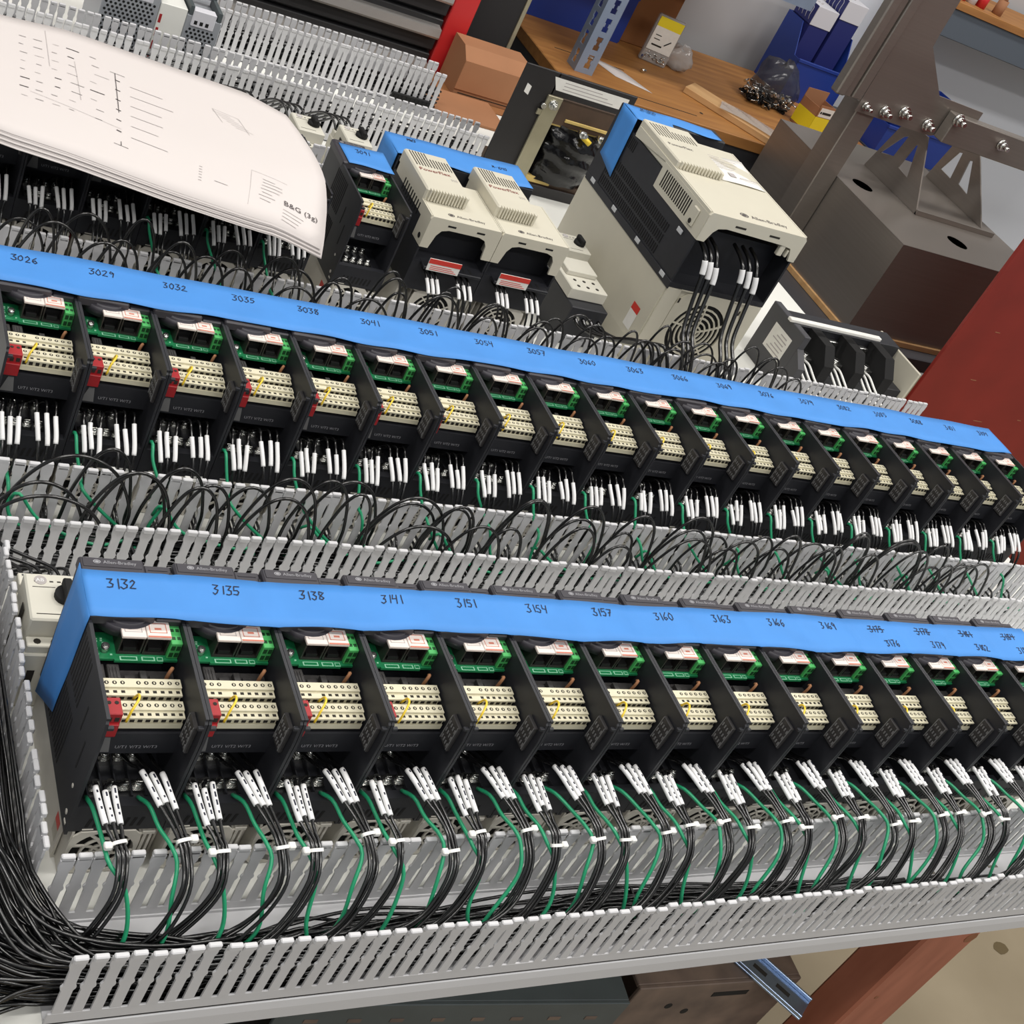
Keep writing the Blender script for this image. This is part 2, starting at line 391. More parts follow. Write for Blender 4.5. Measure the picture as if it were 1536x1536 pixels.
def make_drive():
    t = thing('compact_drive', 'x', 'motor drive', (0, 0, 0))
    # housing: two side walls, top block, rear plate, terminal bay
    m = MB()
    for x0, x1 in ((0.3, 2.6), (69.4, 71.7)):
        m.prism([(0, 48), (152, 48), (152, 170), (148, 172), (6, 172), (2, 168), (0, 150)], x0, x1, 'x')
        m.box(x0-0.2, 3, 170.5, x1+.2 if x0 < 5 else x1, 92, 172.6)
    m.box(2.6, 60, 48, 69.4, 152, 118)                       # core behind the boards
    m.box(2.6, 106, 118, 69.4, 152, 168)                     # block under the keypad
    m.prism([(27, 128), (27, 106), (40, 100), (62, 100), (62, 128)], 2.6, 69.4, 'x')
    m.box(2.6, 0, 51.5, 69.4, 62, 74)                          # bay floor
    m.prism([(0, 74), (12, 74), (8, 80), (0, 80)], 2.6, 69.4, 'x')
    for k in range(5):                                       # partitions between the power terminals
        m.box(11+k*10.6, 10, 74, 12.2+k*10.6, 58, 79)
    m.cbox(2.4, 1, 162, 7, 4, 165, .4); m.cbox(65.5, 1, 162, 70, 4, 165, .4)
    hs = part('housing', m, 'black', t)
    m = MB()                                                 # side louvres, bottom slots
    for k in range(9):
        y = 146-k*5.2
        m.box(0.05, y-46, 52 if k < 0 else 118, 0.35, y-43.6, 164)
    for k in range(11):
        y = 128-k*5.0
        m.box(0.05, y-20, 56, 0.35, y-17.6, 106)
    m.box(0.05, 38, 118, 0.35, 40, 142); m.box(0.05, 22, 96, 0.35, 24, 124)
    for k in range(8):
        m.prism([(13+k*5.4, 56), (15.4+k*5.4, 56), (17.2+k*5.4, 66), (14.8+k*5.4, 66)], -0.25, 0.3, 'y')
    part('vent_slots', m, 'dark', t, kind='stuff')
    m = MB().cbox(0, 96, 166, 49, 157, 176, 1.5); m.cbox(2.5, 146, 176, 46.5, 155, 176.6, .2)
    ld = part('keypad_lid', m, 'lid', t)
    logo_part('brand_print', 'Allen-Bradley', 4.6, ld, (17.5, 149.2, 176.8), 'greytxt')
    m = MB().cbox(50, 98, 160, 71.6, 156, 171.5, 1.2); m.box(53, 150, 171.4, 68, 151, 172)
    part('side_lid', m, 'lid', t)
    m = MB(); m.mi = 0                                       # round dial under the tape edge
    for ro, z in ((24.5, 170), (21.5, 172)): 
        m.cyl((30, 114, 160), (30, 114, z), ro, 28)
    m.mi = 1; m.cyl((30, 114, 172), (30, 114, 172.4), 17.5, 28)
    part('dial', m, ['lid', 'tape'], t)
    # circuit board with sockets
    m = MB().box(5, 78, 148, 69, 104, 150)
    m.box(22, 76.5, 148, 58, 78, 150)
    m.mi = 1
    for x0, x1 in ((26, 39), (42, 52), (53.5, 58)):
        m.add([(x0,77,150.1),(x1,77,150.1),(x1,81,150.1),(x0,81,150.1)], [(0,1,2,3)])
    m.mi = 0
    for x0, x1 in ((27, 38), (43, 51), (54, 57.5)):
        m.add([(x0,77.7,150.2),(x1,77.7,150.2),(x1,80.3,150.2),(x0,80.3,150.2)], [(0,1,2,3)])
    m.mi = 1
    for k in range(14): 
        x, y = 7+random.random()*14, 79+random.random()*20; m.box(x, y, 150, x+1.6, y+1, 150.7)
    bd = part('circuit_board', m, ['pcb', 'pcbprint'], t)
    for k in range(2):
        x = 24+18.5*k
        m = MB(); m.mi = 0
        m.box(x, 83, 150, x+1.2, 101, 168); m.box(x+16.3, 83, 150, x+17.5, 101, 168); m.box(x+1.2, 83, 150, x+16.3, 101, 152)
        m.box(x+1.2, 92, 152, x+16.3, 101, 166)
        m.mi = 2; m.box(x+1.2, 91, 152, x+16.3, 92, 166.8)
        m.box(x+4, 84, 152, x+13.5, 91, 156)
        m.mi = 1; m.cbox(x-.2, 82.4, 167, x+17.7, 101, 169.5, .4)
        m.mi = 3; m.box(x+2, 87, 169.5, x+15, 87.6, 169.62); m.box(x+2, 96, 169.5, x+15, 96.6, 169.62); m.box(x+2, 87, 169.5, x+2.6, 96, 169.62); m.box(x+14.4, 87, 169.5, x+15, 96, 169.62)
        m.box(x+6, 90, 169.5, x+11, 92, 169.62)
        if k == 1: m.box(x+.2, 82.5, 169.4, x+17.3, 84, 169.7)
        part('ethernet_socket', m, ['jack', 'jacktop', 'dark', 'jackprint' if k else 'print'], bd)
    m = MB(); m.cbox(60.5, 80, 150, 69.2, 99, 166, .5); m.mi = 1
    for k in range(2):
        for z in (152, 159): m.box(61.4+k*4, 79.7, z, 64.4+k*4, 80.2, z+4.5)
        m.box(61.6+k*4, 84, 166, 64.2+k*4, 87, 166.2); m.box(61.6+k*4, 92, 166, 64.2+k*4, 95, 166.2)
    part('plug_connector', m, ['plug', 'plughole'], bd)
    m = MB().cyl((15.5, 86, 150), (15.5, 86, 156), 3, 10); m.cyl((15.5, 86, 156), (15.5, 86, 157), 2, 10)
    part('board_screw', m, 'chrome', bd)
    # relays and parts between board and terminals
    for x in (6, 17):
        m = MB().cbox(x, 61, 118, x+9, 77, 146, .6)
        for k in range(3): m.box(x+1.5+k*2.3, 63, 146, x+2.6+k*2.3, 74, 146.6)
        part('relay', m, 'chip', t)
    m = MB()
    m.box(28, 61, 118, 68, 77, 139); m.cbox(30, 64, 139, 38, 70, 142, .3); m.cbox(41, 63, 139, 46, 73, 144, .3); m.cbox(49, 66, 139, 56, 71, 141, .3)
    for k in range(8): m.box(29+k*4.6, 62.5, 139, 31+k*4.6, 63.6, 140.2)
    part('power_board', m, 'chip', t)
    m = MB().tube(smooth_path([(61, 68, 138), (60.5, 66, 148), (62, 67, 153), (63.5, 70, 150)], 3), 1.5, 6); part('capacitor', m, 'card', t)
    # two cream terminal strips
    n = 11
    for k, (y0, zt) in enumerate(((46, 150), (28.5, 146))):
        x0 = 4.5; x1 = 67.5
        m = MB(); m.prism([(y0, zt-14), (y0, zt-9), (y0+1.5, zt-9), (y0+1.5, zt-3.5), (y0-.6, zt-3.5), (y0-.6, zt-2), (y0+5.4, zt-2), (y0+5.4, zt), (y0+13.6, zt), (y0+13.6, zt-14)][::-1], x0, x1, 'x')
        m.mi = 1; dx = (x1-x0)/n
        for i in range(n):
            xc = x0+dx*(i+.5)
            if not (k == 0 and i == 4):
                m.cyl((xc, y0+9.6, zt-.4), (xc, y0+9.6, zt+.12), 1.75, 8)
            m.box(xc-1.6, y0+1.0, zt-8.4, xc+1.6, y0+1.7, zt-4)
            if not (k == 0 and i == 4): m.box(xc-1.4, y0+1.6, zt-2, xc+1.4, y0+4, zt-1.9)
        m.mi = 0
        for i in range(n):
            xc = x0+dx*(i+.5); 
            if not (k == 0 and i == 4): m.box(xc-.5, y0+8.6, zt+.1, xc+.5, y0+10.4, zt+.3)
        part('terminal_strip', m, ['cream', 'hole'], t)
    m = MB().cbox(4.2, 27.4, 126, 21.4, 43, 148.6, .5); m.cbox(4.4, 25.4, 126, 20.8, 29, 139, .5); m.mi = 1
    for k in range(3): m.cyl((7.4+k*5.4, 38, 148.4), (7.4+k*5.4, 38, 148.9), 1.6, 8); m.box(5.8+k*5.4, 27, 141, 9+k*5.4, 27.5, 145)
    part('red_terminal', m, ['red', 'hole'], t)
    m = MB().tube(smooth_path([(32.5, 46, 143), (33, 42, 153), (32, 36, 155), (27, 29, 151), (25, 27, 141)], 4), 1.0, 6)
    part('jumper_wire', m, 'yellow', t)
    m = MB().prism([(9, 108), (21, 108), (18.5, 124), (13.5, 124)], 26.6, 27, 'y'); part('warning_badge', m, 'badge', t)
    b = text_mb('U/T1 V/T2 W/T3', 4.4); b.xf(Matrix.Translation((24, 26.8, 112)) @ Matrix.Rotation(math.pi/2, 4, 'X')); part('terminal_print', b, 'greytxt', t)
    # power terminal screws
    def screw():
        m = MB(); m.box(-4.6, -5, 0, 4.6, 5, 5); m.cyl((0, 0, 5), (0, 0, 6.6), 4.4, 10); m.cyl((0, 0, 6.6), (0, 0, 10), 3.5, 10, 2.8); m.box(-2.4, -.5, 9.9, 2.4, .5, 10.4)
        return m.mesh('terminal_screw', 'chrome')
    sc = screw()
    for k in range(4):
        put('terminal_screw', sc, t, (17+k*10.6, 46, 74)); put('terminal_screw', sc, t, (17+k*10.6, 19, 74))
    m = MB().cbox(66, 7, 130, 69.4, 23, 158, .6); m.mi = 1
    for k in range(4):
        for j in range(3): m.box(65.6, 9+3.4*k, 133+j*8, 66.1, 10.4+3.4*k, 136.5+j*8)
    m.box(65.6, 8, 131, 66.1, 8.8, 157); m.box(65.6, 21.4, 131, 66.1, 22.2, 157)
    part('port_cover', m, ['chip', 'badge'], t)
    # heat sink and fan
    m = MB()
    m.box(3, 14, 0.2, 5, 150, 48); m.box(67, 14, 0.2, 69, 150, 48); m.box(5, 14, 0.2, 67, 150, 3)
    m.box(60, 1, 0.2, 62.5, 14, 48); m.box(64.5, 1, .2, 66.5, 14, 48); m.cbox(58, 0, 44, 68, 12, 48, .5)
    part('heat_sink', m, 'sink', t)
    m = MB().box(5, 30, 3, 67, 32, 48)
    for k in range(9): m.box(8+k*7, 16, 3, 9.5+k*7, 30, 46)
    part('fins', m, 'sinkfin', t)
    m = MB(); fan_grille(m, 32, 26, 23.5, -1, 52, 50, [8, 15.5], 9, 1.9, 0.4); m.box(6, 0, 1, 8, 16, 50); m.box(56, 0, 1, 58, 16, 46)
    part('fan_grille', m, 'sink', t)
    m = MB().cyl((32, 5, 26), (32, 9, 26), 23.2, 24); part('fan', m, 'dark', t)
    m = MB(); m.cyl((-.15, 10, 62), (.4, 10, 62), 2.2, 8); m.cyl((-.15, 16, 84), (.4, 16, 84), 1.8, 8); m.box(-.15, 4, 54, .4, 9, 56); m.box(12, -.6, 53, 20, .2, 53.8)
    part('side_clip', m, 'sink', t)
    m = MB().add([(2.9, 18, 14), (2.9, 30, 14), (2.9, 30, 36), (2.9, 18, 36)], [(0, 3, 2, 1)]); m.mi = 1; m.add([(2.85, 18, 27), (2.85, 30, 27), (2.85, 30, 36), (2.85, 18, 36)], [(0, 3, 2, 1)]); part('side_label', m, ['m140side', 'labelred'], t)
    return t
NA = ['3132', '3135', '3138', '3141', '3151', '3154', '3157', '3160', '3163', '3166', '3169', '3176', '3179', '3182', '3185']
NB = ['3026', '3029', '3032', '3035', '3038', '3041', '3051', '3054', '3057', '3060', '3063', '3066', '3069', '3076', '3079', '3082', '3085', '3088', '3101', '3104']
XB, YB, YC = -26.4, 412.0, 838.0
proto = make_drive()
ORD = ['first', 'second', 'third', 'fourth', 'fifth', 'sixth', 'seventh', 'eighth', 'ninth', 'tenth', 'eleventh', 'twelfth', 'thirteenth', 'fourteenth', 'fifteenth', 'sixteenth', 'seventeenth', 'eighteenth', 'nineteenth', 'twentieth']
whereA = lambda i: 'taped %s, %s from the printed-face protector' % (NA[i], ORD[i])
whereB = lambda i: 'taped %s, %s from the dark red panel' % (NB[i], ORD[19-i])
GA = 'open drives in the row taped 3132 onward'; GB = 'open drives in the row taped 3026 onward'; GC = 'drives under the paper stack'
proto['label'] = 'black open-front drive '+whereA(0); proto['group'] = GA
for i in range(1, len(NA)): dup(proto, (72*i, 0, 0), 'black open-front drive '+whereA(i), GA, ('side_label',))
for i in range(len(NB)): dup(proto, (XB+72*i, YB, 0), 'black open-front drive '+whereB(i), GB, ('side_label',))
CX = [-31, 41, 113, 185, 257, 329]
for i, x in enumerate(CX): dup(proto, (x, YC, 0), 'black open-front drive under the drawings, %s along from the drive marked 3091' % ORD[6-i], GC)
d3091 = dup(proto, (440, YC, 0), 'single black open-front drive with its own tape marked 3091', 'open drives')

# ------------------------------------------------------------------ blue masking tape
def tape_row(label, x0, x1, yl, yh, z, seed, nums, side=None, lift=None, num_y=0.62, th=0.35):
    rnd = random.Random(seed)
    t = thing('masking_tape', label, 'tape', (0, 0, 0))
    ph = [rnd.uniform(0, 6.28) for _ in range(6)]
    def Pf(u, v):
        x = x0+(x1-x0)*u
        low = yl + 1.6*math.sin(x*.021+ph[0]) + 1.0*math.sin(x*.063+ph[1])
        high = yh + 0.9*math.sin(x*.017+ph[2]) + 0.5*math.sin(x*.05+ph[3])
        y = low+(high-low)*v
        zz = z + 0.5*math.sin(x*.0872+ph[4]) * (1-v) + 0.35*math.sin(x*.04+y*.07+ph[5]) - 0.9*math.exp(-(((x-x0+30) % 72-30+y*.08-6)/2.6)**2) + (lift(x, v) if lift else 0)
        return (x, y, zz)
    m = MB().grid(Pf, max(8, int((x1-x0)/4.5)), 5, (0, 0, -th)); part('front_band', m, 'tape', t)
    if side:
        m = MB().grid(lambda u, v: side(u, v), 8, 5, (th, 0, 0)); part('side_band', m, 'tape', t)
    for s, xc, v, strike, h in nums:
        b = ink_word(s, h, .95, strike); W = max(p[0] for p in b.v)
        out = []
        for (px, py, pz) in b.v:
            u = (xc-W/2+px-x0)/(x1-x0); q = Pf(u, v); out.append((q[0], q[1]+py, q[2]+.45))
        b.v = out; part('handwritten_number', b, 'ink', t)
    return t
old = {11: '3175', 12: '3178', 13: '3181', 14: '3184'}
nums = []
for i, n in enumerate(NA):
    if i in old: nums += [(old[i], 72*i+36, .62, True, 9), (n, 72*i+45, .2, False, 9)]
    else: nums.append((n, 72*i+(27 if i == 0 else 36), .62, False, 9.5))
tape_row('long blue masking tape on the drive row facing the front duct, first number 3132', -.4, 15*72+2, 93, 141, 177.7, 3, nums,
         side=lambda u, v: (-.5-.25*math.sin(u*9+v*4), 93+(148-93)*v+(6*(1-v))*u, 177+(-177+66-(33*v))*u))
nums = [(n, XB+72*i+27, .62, False, 9.5) for i, n in enumerate(NB)]
tape_row('long blue masking tape on the drive row that ends at the dark red panel', XB-.4, XB+20*72-14, YB+97, YB+158, 178.0, 9, nums,
         side=lambda u, v: (XB-.6, YB+97+59*v, 177-120*u))
tape_row('small blue tape piece marked 3091 on the single open drive', 447, 513, YC+92, YC+147, 177.2, 5, [('3091', 478, .66, False, 9)])

# ------------------------------------------------------------------ mid size covered drives (109 x 220 x 184)
def make_cover_drive():
    t = thing('covered_drive', 'x', 'motor drive', (0, 0, 0))
    m = MB()
    m.box(0.3, 0, 66, 108.7, 220, 110)
    m.box(0.3, 30, 110, 108.7, 220, 160)
    m.box(0.3, 149, 160, 108.7, 220, 178)
    m.box(0.3, 1, 110, 3, 30, 128); m.box(106, 1, 110, 108.7, 30, 128)
    m.cbox(12, -14, 106, 100, 6, 110.5, .8)
    part('housing', m, 'black', t)
    m = MB()
    # cover: front shell with an arched opening at the cable end
    arch = [(0.4, 130), (0.4, 172), (3, 176), (106, 176), (108.6, 172), (108.6, 130), (95, 130), (93, 150), (88, 158), (78, 161), (32, 161), (22, 158), (17, 150), (13, 130)]
    for a, b in ((0, 3),):
        n = len(arch)
        left = [(0.4, 130), (0.4, 172), (3, 176), (32, 176), (32, 161), (22, 158), (17, 150), (13, 130)]
        right = [(108.6, 130), (108.6, 172), (106, 176), (78, 176), (78, 161), (88, 158), (93, 150), (95, 130)]
        mid = [(32, 161), (32, 176), (78, 176), (78, 161)]
        for pl in (left, right[::-1], mid[::-1]): m.prism(pl[::-1], a, b, 'y')
    m.prism([(3, 172), (3, 176), (106, 176), (106, 172)][::-1], 3, 108, 'y')
    for x, ye in ((0.4, 142), (106.6, 108)): m.prism([(3, 130), (30, 130), (36, 150), (ye, 150), (ye, 176), (3, 176)], x, x+2, 'x')
    part('front_cover', m, 'beige', t)
    m = MB().cbox(.2, 42, 172, 66, 148, 193, 2.2)
    for k in range(13): m.cbox(5.6+k*4.4, 38.5, 177, 7.8+k*4.4, 46, 193.3, .4)
    pad = part('keypad_block', m, 'beige', t)
    m = MB()
    for k in range(6): m.box(6+k*4.4, 106, 193, 7.6+k*4.4, 144, 193.25)
    for k in range(7): m.box(33+k*4.4, 106, 193, 34.6+k*4.4, 130, 193.25)
    part('louvre', m, 'hole', pad)
    b = text_mb('PowerFlex', 11); part('brand_print', b, 'redsteel', pad, (6, 92, 193.4))
    b = text_mb('525', 7); part('model_print', b, 'print', pad, (50, 80, 193.4))
    logo_part('brand_print', 'Allen-Bradley', 8, t, (42, 12, 176.3), 'printdark')
    m = MB()
    for k in range(9): m.box(.1, 42+k*8, 153, .5, 45+k*8, 170)
    for k in range(12): m.box(.0, 150+k*5, 120, .4, 152+k*5, 160)
    m.cyl((.1, 12, 140), (.5, 12, 140), 4, 10)
    part('vent_slots', m, 'dark', t, kind='stuff')
    for x in (28, 72): part('cover_slot', MB().box(x, -.3, 166, x+12, .2, 168.5), 'dark', t)
    m = MB().cbox(16, -14.5, 106, 64, -12.9, 124, .3); m.mi = 1; m.box(16, -14.9, 117, 64, -14.4, 124)
    for k in range(3): m.box(20, -14.8, 108+k*2.6, 60-k*4, -14.4, 108.8+k*2.6)
    part('warning_label', m, ['label', 'labelred'], t)
    m = MB()
    for x in (74, 84): m.box(x, -10, 110.4, x+3, 2, 110.8)
    part('tray_slot', m, 'dark', t)
    m = MB(); m.box(3, 12, .2, 6, 216, 66); m.box(103, 12, .2, 106, 216, 66); m.box(6, 12, .2, 103, 216, 3); m.box(6, 40, 3, 103, 42, 66)
    for k in range(12): m.box(10+k*8, 16, 3, 12+k*8, 40, 64)
    part('heat_sink', m, 'sink', t)
    m = MB(); fan_grille(m, 58, 33, 29, 3, 70, 62, [9, 16, 23], 7, 1.8, .2); m.box(23, 4, 62, 93, 14, 64)
    part('fan_grille', m, 'sink', t)
    m = MB().cyl((58, 6, 33), (58, 11, 33), 28.5, 24); part('fan', m, 'dark', t)
    return t
c1 = make_cover_drive(); c1.location = (538*K, YC*K, 0)
c1['label'] = 'beige covered drive standing next to the open drive marked 3091'; c1['group'] = 'beige covered drives'
c2 = dup(c1, (647.2, YC, 0), 'beige covered drive beside the motor protector and the largest drive', 'beige covered drives')
tape_row('blue masking tape bridging the tops of the two beige covered drives', 536, 757, YC+151.5, YC+217, 180, 17,
         [('MW3', 574, .78, False, 7), ('M-1040', 716, .62, False, 7)], lift=lambda x, v: 2*math.sin((x-536)*.028)*(1-v),
         side=lambda u, v: (535.5, YC+154+60*v, 180-90*u))

# ------------------------------------------------------------------ the largest drive (188 x 316 x 285)
XE, YE = 946.0, 841.0
t = thing('large_drive', 'largest beige and black drive with a big round fan grille and louvred side', 'motor drive', (XE, YE, 0))
m = MB()
m.prism([(10, .2), (3, 12), (0, 40), (0, 150), (188, 150), (188, 40), (185, 12), (178, .2)][::-1], 6, 322, 'y')
part('heat_sink_shroud', m, 'beige', t)
m = MB(); fan_grille(m, 93, 84, 50, 3, 128, 128, [10, 18, 26, 34, 42], 5, 2.6, .12, 36, 2.2)
m.prism([(22, 3), (6, 12), (2, 40), (2, 149), (28, 149), (28, 3)], 3, 6, 'y'); m.box(157, 3, 3, 186, 6, 149); m.box(28, 3, 148, 160, 6, 150)
part('fan_grille', m, 'beige', t)
m = MB().cyl((93, 7, 84), (93, 5.6, 84), 50, 30); part('fan', m, 'dark', t)
m = MB()
for x, z in ((34, 132), (152, 132), (34, 36), (152, 36)): m.box(x-2, 2.6, z-4, x+1, 3.1, z+4)
part('grille_slot', m, 'hole', t)
m = MB(); m.box(0.5, 40, 150, 187.5, 318, 236); m.box(.5, 4, 150, 187.5, 40, 158); m.box(.5, 4, 158, 4, 40, 236); m.box(184, 4, 158, 187.5, 40, 236)
m.box(.5, 150, 236, 187.5, 318, 262); m.cbox(-1.5, 0, 148, 0.6, 318, 160, .4); m.cbox(-1, 280, 150, 189, 322, 282, 1.5)
part('housing', m, 'black', t)
m = MB()
for j, (za, zb) in enumerate(((164, 178), (182, 196), (200, 214))):
    for k in range(38 if j < 2 else 34): m.box(-.1, 70+k*6, za, .55, 72.6+k*6, zb)
for k in range(7): m.box(-.1, 236+k*5, 240, .55, 238+k*5, 258)
part('side_louvre', m, 'dark', t, kind='stuff')
m = MB()
for y, z in ((20, 156), (110, 156), (200, 156), (286, 156), (34, 222)): m.cbox(-2.2, y, z-3, -.2, y+14, z+4, .4)
part('side_clip', m, 'covergrey', t)
m = MB()
L = [(0, 233), (0, 274), (4, 279), (40, 279), (40, 260), (26, 257), (20, 250), (14, 233)]
R_ = [(188, 236), (188, 274), (184, 279), (150, 279), (150, 258), (168, 256), (172, 248), (176, 236)]
M_ = [(40, 260), (40, 279), (150, 279), (150, 258)]
m.prism(L, 0, 4, 'y'); m.prism(R_[::-1], 0, 4, 'y'); m.prism(M_, 0, 4, 'y')
m.box(4, 4, 274, 184, 250, 279)
for x in (0, 185): m.prism([(4, 233), (150, 233), (152, 274), (250, 262), (250, 279), (4, 279)], x, x+3, 'x')
m.cbox(150, 1, 240, 160, 8, 259, 1); m.cbox(166, 1, 240, 170, 8, 252, 1)
part('front_cover', m, 'beige', t)
m = MB().prism([(2, 233), (146, 233), (150, 274), (2, 274)], -.6, 0, 'x'); m.cbox(-4, 22, 240, 0, 38, 268, 1.5)
sp = part('cover_side', m, 'beige', t)
m = MB()
for k in range(15): m.box(-.9, 50+k*6, 242, -.5, 53+k*6, 268)
part('louvre', m, 'hole', sp)
m = MB()
for x in (52, 118): m.box(x, -.4, 266, x+20, .2, 269)
m.cyl((-4.3, 30, 246), (-3.8, 30, 246), 4, 10)
part('cover_slot', m, 'hole', t)
m = MB().cbox(2, 126, 262, 92, 256, 290, 2)
for k in range(14): m.cbox(7.6+k*5.8, 122.6, 279.5, 10.6+k*5.8, 130, 290.6, .5)
pad = part('keypad_block', m, 'beige', t)
m = MB()
for k in range(6): m.box(8+k*6, 206, 290, 9.8+k*6, 246, 290.25)
for k in range(7): m.box(44+k*6, 206, 290, 45.8+k*6, 232, 290.25)
part('louvre', m, 'hole', pad)
part('brand_print', text_mb('PowerFlex', 11), 'printdark', pad, (12, 180, 290.3))
logo_part('brand_print', 'Allen-Bradley', 13, t, (86, 16, 279.3), 'printdark')
m = MB().grid(lambda u, v: (94+88*u+4*v, 128+92*v, 280+1.5*math.sin(u*3+v*4)), 8, 6, (0, 0, -.3)); m.mi = 1
for k in range(7): m.box(102, 206-k*6, 282.2, 102+random.uniform(24, 60), 207.2-k*6, 282.4)
m.box(120, 146, 282, 132, 158, 282.4); m.box(140, 148, 282, 176, 149.5, 282.4)
part('paper_label', m, ['label', 'print'], t)
m = MB().add([(-.3, 30, 84), (-.3, 52, 84), (-.3, 52, 124), (-.3, 30, 124)], [(0,3,2,1)]); m.mi = 1; m.add([(-.4, 30, 112), (-.4, 52, 112), (-.4, 52, 124), (-.4, 30, 124)], [(0,3,2,1)]); m.v = [(x, y, z-34) for x, y, z in m.v]
part('warning_label', m, ['label', 'labelred'], t)
tp = thing('masking_tape', 'blue masking tape folded over the top corner of the largest drive', 'tape', (XE, YE, 0))
m = MB().grid(lambda u, v: (-2+180*u, 264+52*v-6*math.sin(u*9)*(1-v)-22*max(0, u-.1)*(1-v)*0+ (18 if u > .45 else 0)*(1-v), 283.5+.8*math.sin(u*8+v*3)), 24, 5, (0, 0, -.4)); part('front_band', m, 'tape', tp)
m = MB().grid(lambda u, v: (-2.4-2.5*max(0, u-.8)*5*(v-.2), 262+52*v-30*u*(.2), 283-(98-14*v)*u), 8, 4, (.4, 0, 0)); part('side_band', m, 'tape', tp)
b = ink_word('M-1040', 8, 1.2); part('handwritten_number', b, 'ink', tp, (24, 300, 285))

# ------------------------------------------------------------------ motor protectors with rotary knobs
def make_protector():
    t = thing('motor_protector', 'x', 'switch', (0, 0, 0))
    m = MB().cbox(0, 0, .2, 45, 84, 62, 1.2); m.cbox(1, 14, 60, 44, 66, 88, 1.5)
    m.cbox(1, 2, 60, 44, 13, 70, .8); m.cbox(1, 68, 60, 44, 82, 72, .8)
    part('body', m, 'm140', t)
    m = MB()
    for x in (9, 22.5, 36):
        for y, z in ((7.5, 70), (75, 72)): m.cyl((x, y, z-.3), (x, y, z+.2), 3, 8)
        m.box(x-3, -.3, 30, x+3, .2, 44)
    for k in range(6): m.box(-.3, 20+k*7, 20+(k % 2)*16, .2, 24+k*7, 30+(k % 2)*16)
    part('side_slot', MB().box(-.4, 34, 46, .2, 42, 78), 'hole', t)
    part('terminal_hole', m, 'hole', t, kind='stuff')
    m = MB(); m.box(6, 20, 87.8, 30, 20.8, 88.2); m.box(6, 50, 87.8, 24, 50.6, 88.2)
    for k in range(5): m.box(8+k*6, 56, 87.8, 11+k*6, 57.4, 88.2)
    part('face_print', m, 'hole', t, kind='stuff')
    m = MB().cyl((31, 40, 88), (31, 40, 93), 9.5, 16); m.cbox(27.5, 29, 92, 34.5, 51, 100, 1.2)
    part('rotary_knob', m, 'dark', t)
    m = MB().cyl((13, 58, 88), (13, 58, 88.4), 5, 16); m.mi = 1
    tb = text_mb('AB', 5.4); m.add([(x+9.2, y+56, 88.6) for x, y, z in tb.v], tb.f)
    part('brand_badge', m, ['print', 'sleeve'], t)
    m = MB().box(.1, 0, .1, 44.9, 84, .2); m.add([(-.15, 6, 8), (-.15, 78, 8), (-.15, 78, 56), (-.15, 6, 56)], [(0, 3, 2, 1)])
    part('side_plate', m, 'm140', t)
    return t
pr = make_protector(); pr.location = (-14*K, 160*K, 0)
pr['label'] = 'cream motor protector with printed face beside the end of the 3132 row'; pr['group'] = 'motor protectors'
for x, y, l in ((396, 1184, 'cream motor protector with dark knob half under the curling drawings'), (476, 1184, 'cream motor protector with dark knob just behind the drive marked 3091'), (556, 1186, 'cream motor protector at the taped corner of the beige covered drives'), (880, 1000, 'cream motor protector between a beige covered drive and the largest drive')):
    dup(pr, (x, y, 0), l, 'motor protectors')
ct = thing('contactor', 'cream and black contactor in front of the protector beside the largest drive', 'contactor', (838, 880, 0))
m = MB().cbox(0, 0, .2, 66, 92, 66, 1.5); part('body', m, 'black', ct)
m = MB().cbox(0, 22, 66, 66, 108, 84, 1.2); m.cbox(6, 60, 84, 60, 100, 92, 1); part('top_cover', m, 'm140', ct)
m = MB()
for x in (16, 33, 50): m.cyl((x, 32, 83.8), (x, 32, 84.3), 3, 8); m.cyl((x, 48, 83.8), (x, 48, 84.3), 3, 8)
part('screw_hole', m, 'hole', ct)
m = MB()
for x in (18, 40): m.cyl((x, -.6, 46), (x, .4, 46), 5, 10)
part('clamp_screw', m, 'chrome', ct)

# ------------------------------------------------------------------ power supplies
def psu(x, w_, label, top):
    t = thing('power_supply', label, 'power supply', (x, 1452, 0), group='perforated power supplies')
    m = MB().cbox(0, 0, .2, w_, 110, top, 1.5); part('case', m, 'psu', t)
    m = MB(); nx = int(w_/7)
    for j in range(int((top-24)/6)):
        for i in range(nx-1):
            cx, cz = 6+i*7+(3.5 if j % 2 else 0), 12+j*6
            if cx < w_-5: m.prism([(cx+2.3*math.cos(a*1.0472), cz+2.3*math.sin(a*1.0472)) for a in range(6)], -.3, .2, 'y')
    part('perforation', m, 'dark', t, kind='stuff')
    m = MB().cbox(8, -3, top-16, w_-12, 14, top+10, 1); m.mi = 1
    for k in range(3): m.box(12+k*9, -3.4, top-12, 17+k*9, -2.9, top-6)
    part('terminal_block', m, ['whitebox', 'dark'], t)
    m = MB().box(2, 0, top, 8, 60, top+14); m.box(w_-9, 0, top, w_-3, 60, top+14); m.box(2, 50, top+12, w_-3, 60, top+16); part('bracket', m, 'barblack', t)
psu(222, 84, 'wide silver perforated power supply behind the drawings', 128)
psu(349, 56, 'narrow silver perforated power supply beside the slotted duct', 112)
m = MB().cbox(0, 0, .2, 41.8, 110, 118, 1); 
tb_ = thing('terminal_module', 'beige terminal module between the two perforated power supplies', 'module', (306.6, 1452, 0))
part('body', m, 'panel', tb_)
m = MB()
for k in range(4): m.box(2, -.4, 20+k*22, 6, .1, 34+k*22)
part('marking', m, 'red', tb_)
m = MB().cbox(0, 0, 0, 78, 7, 13, 1)
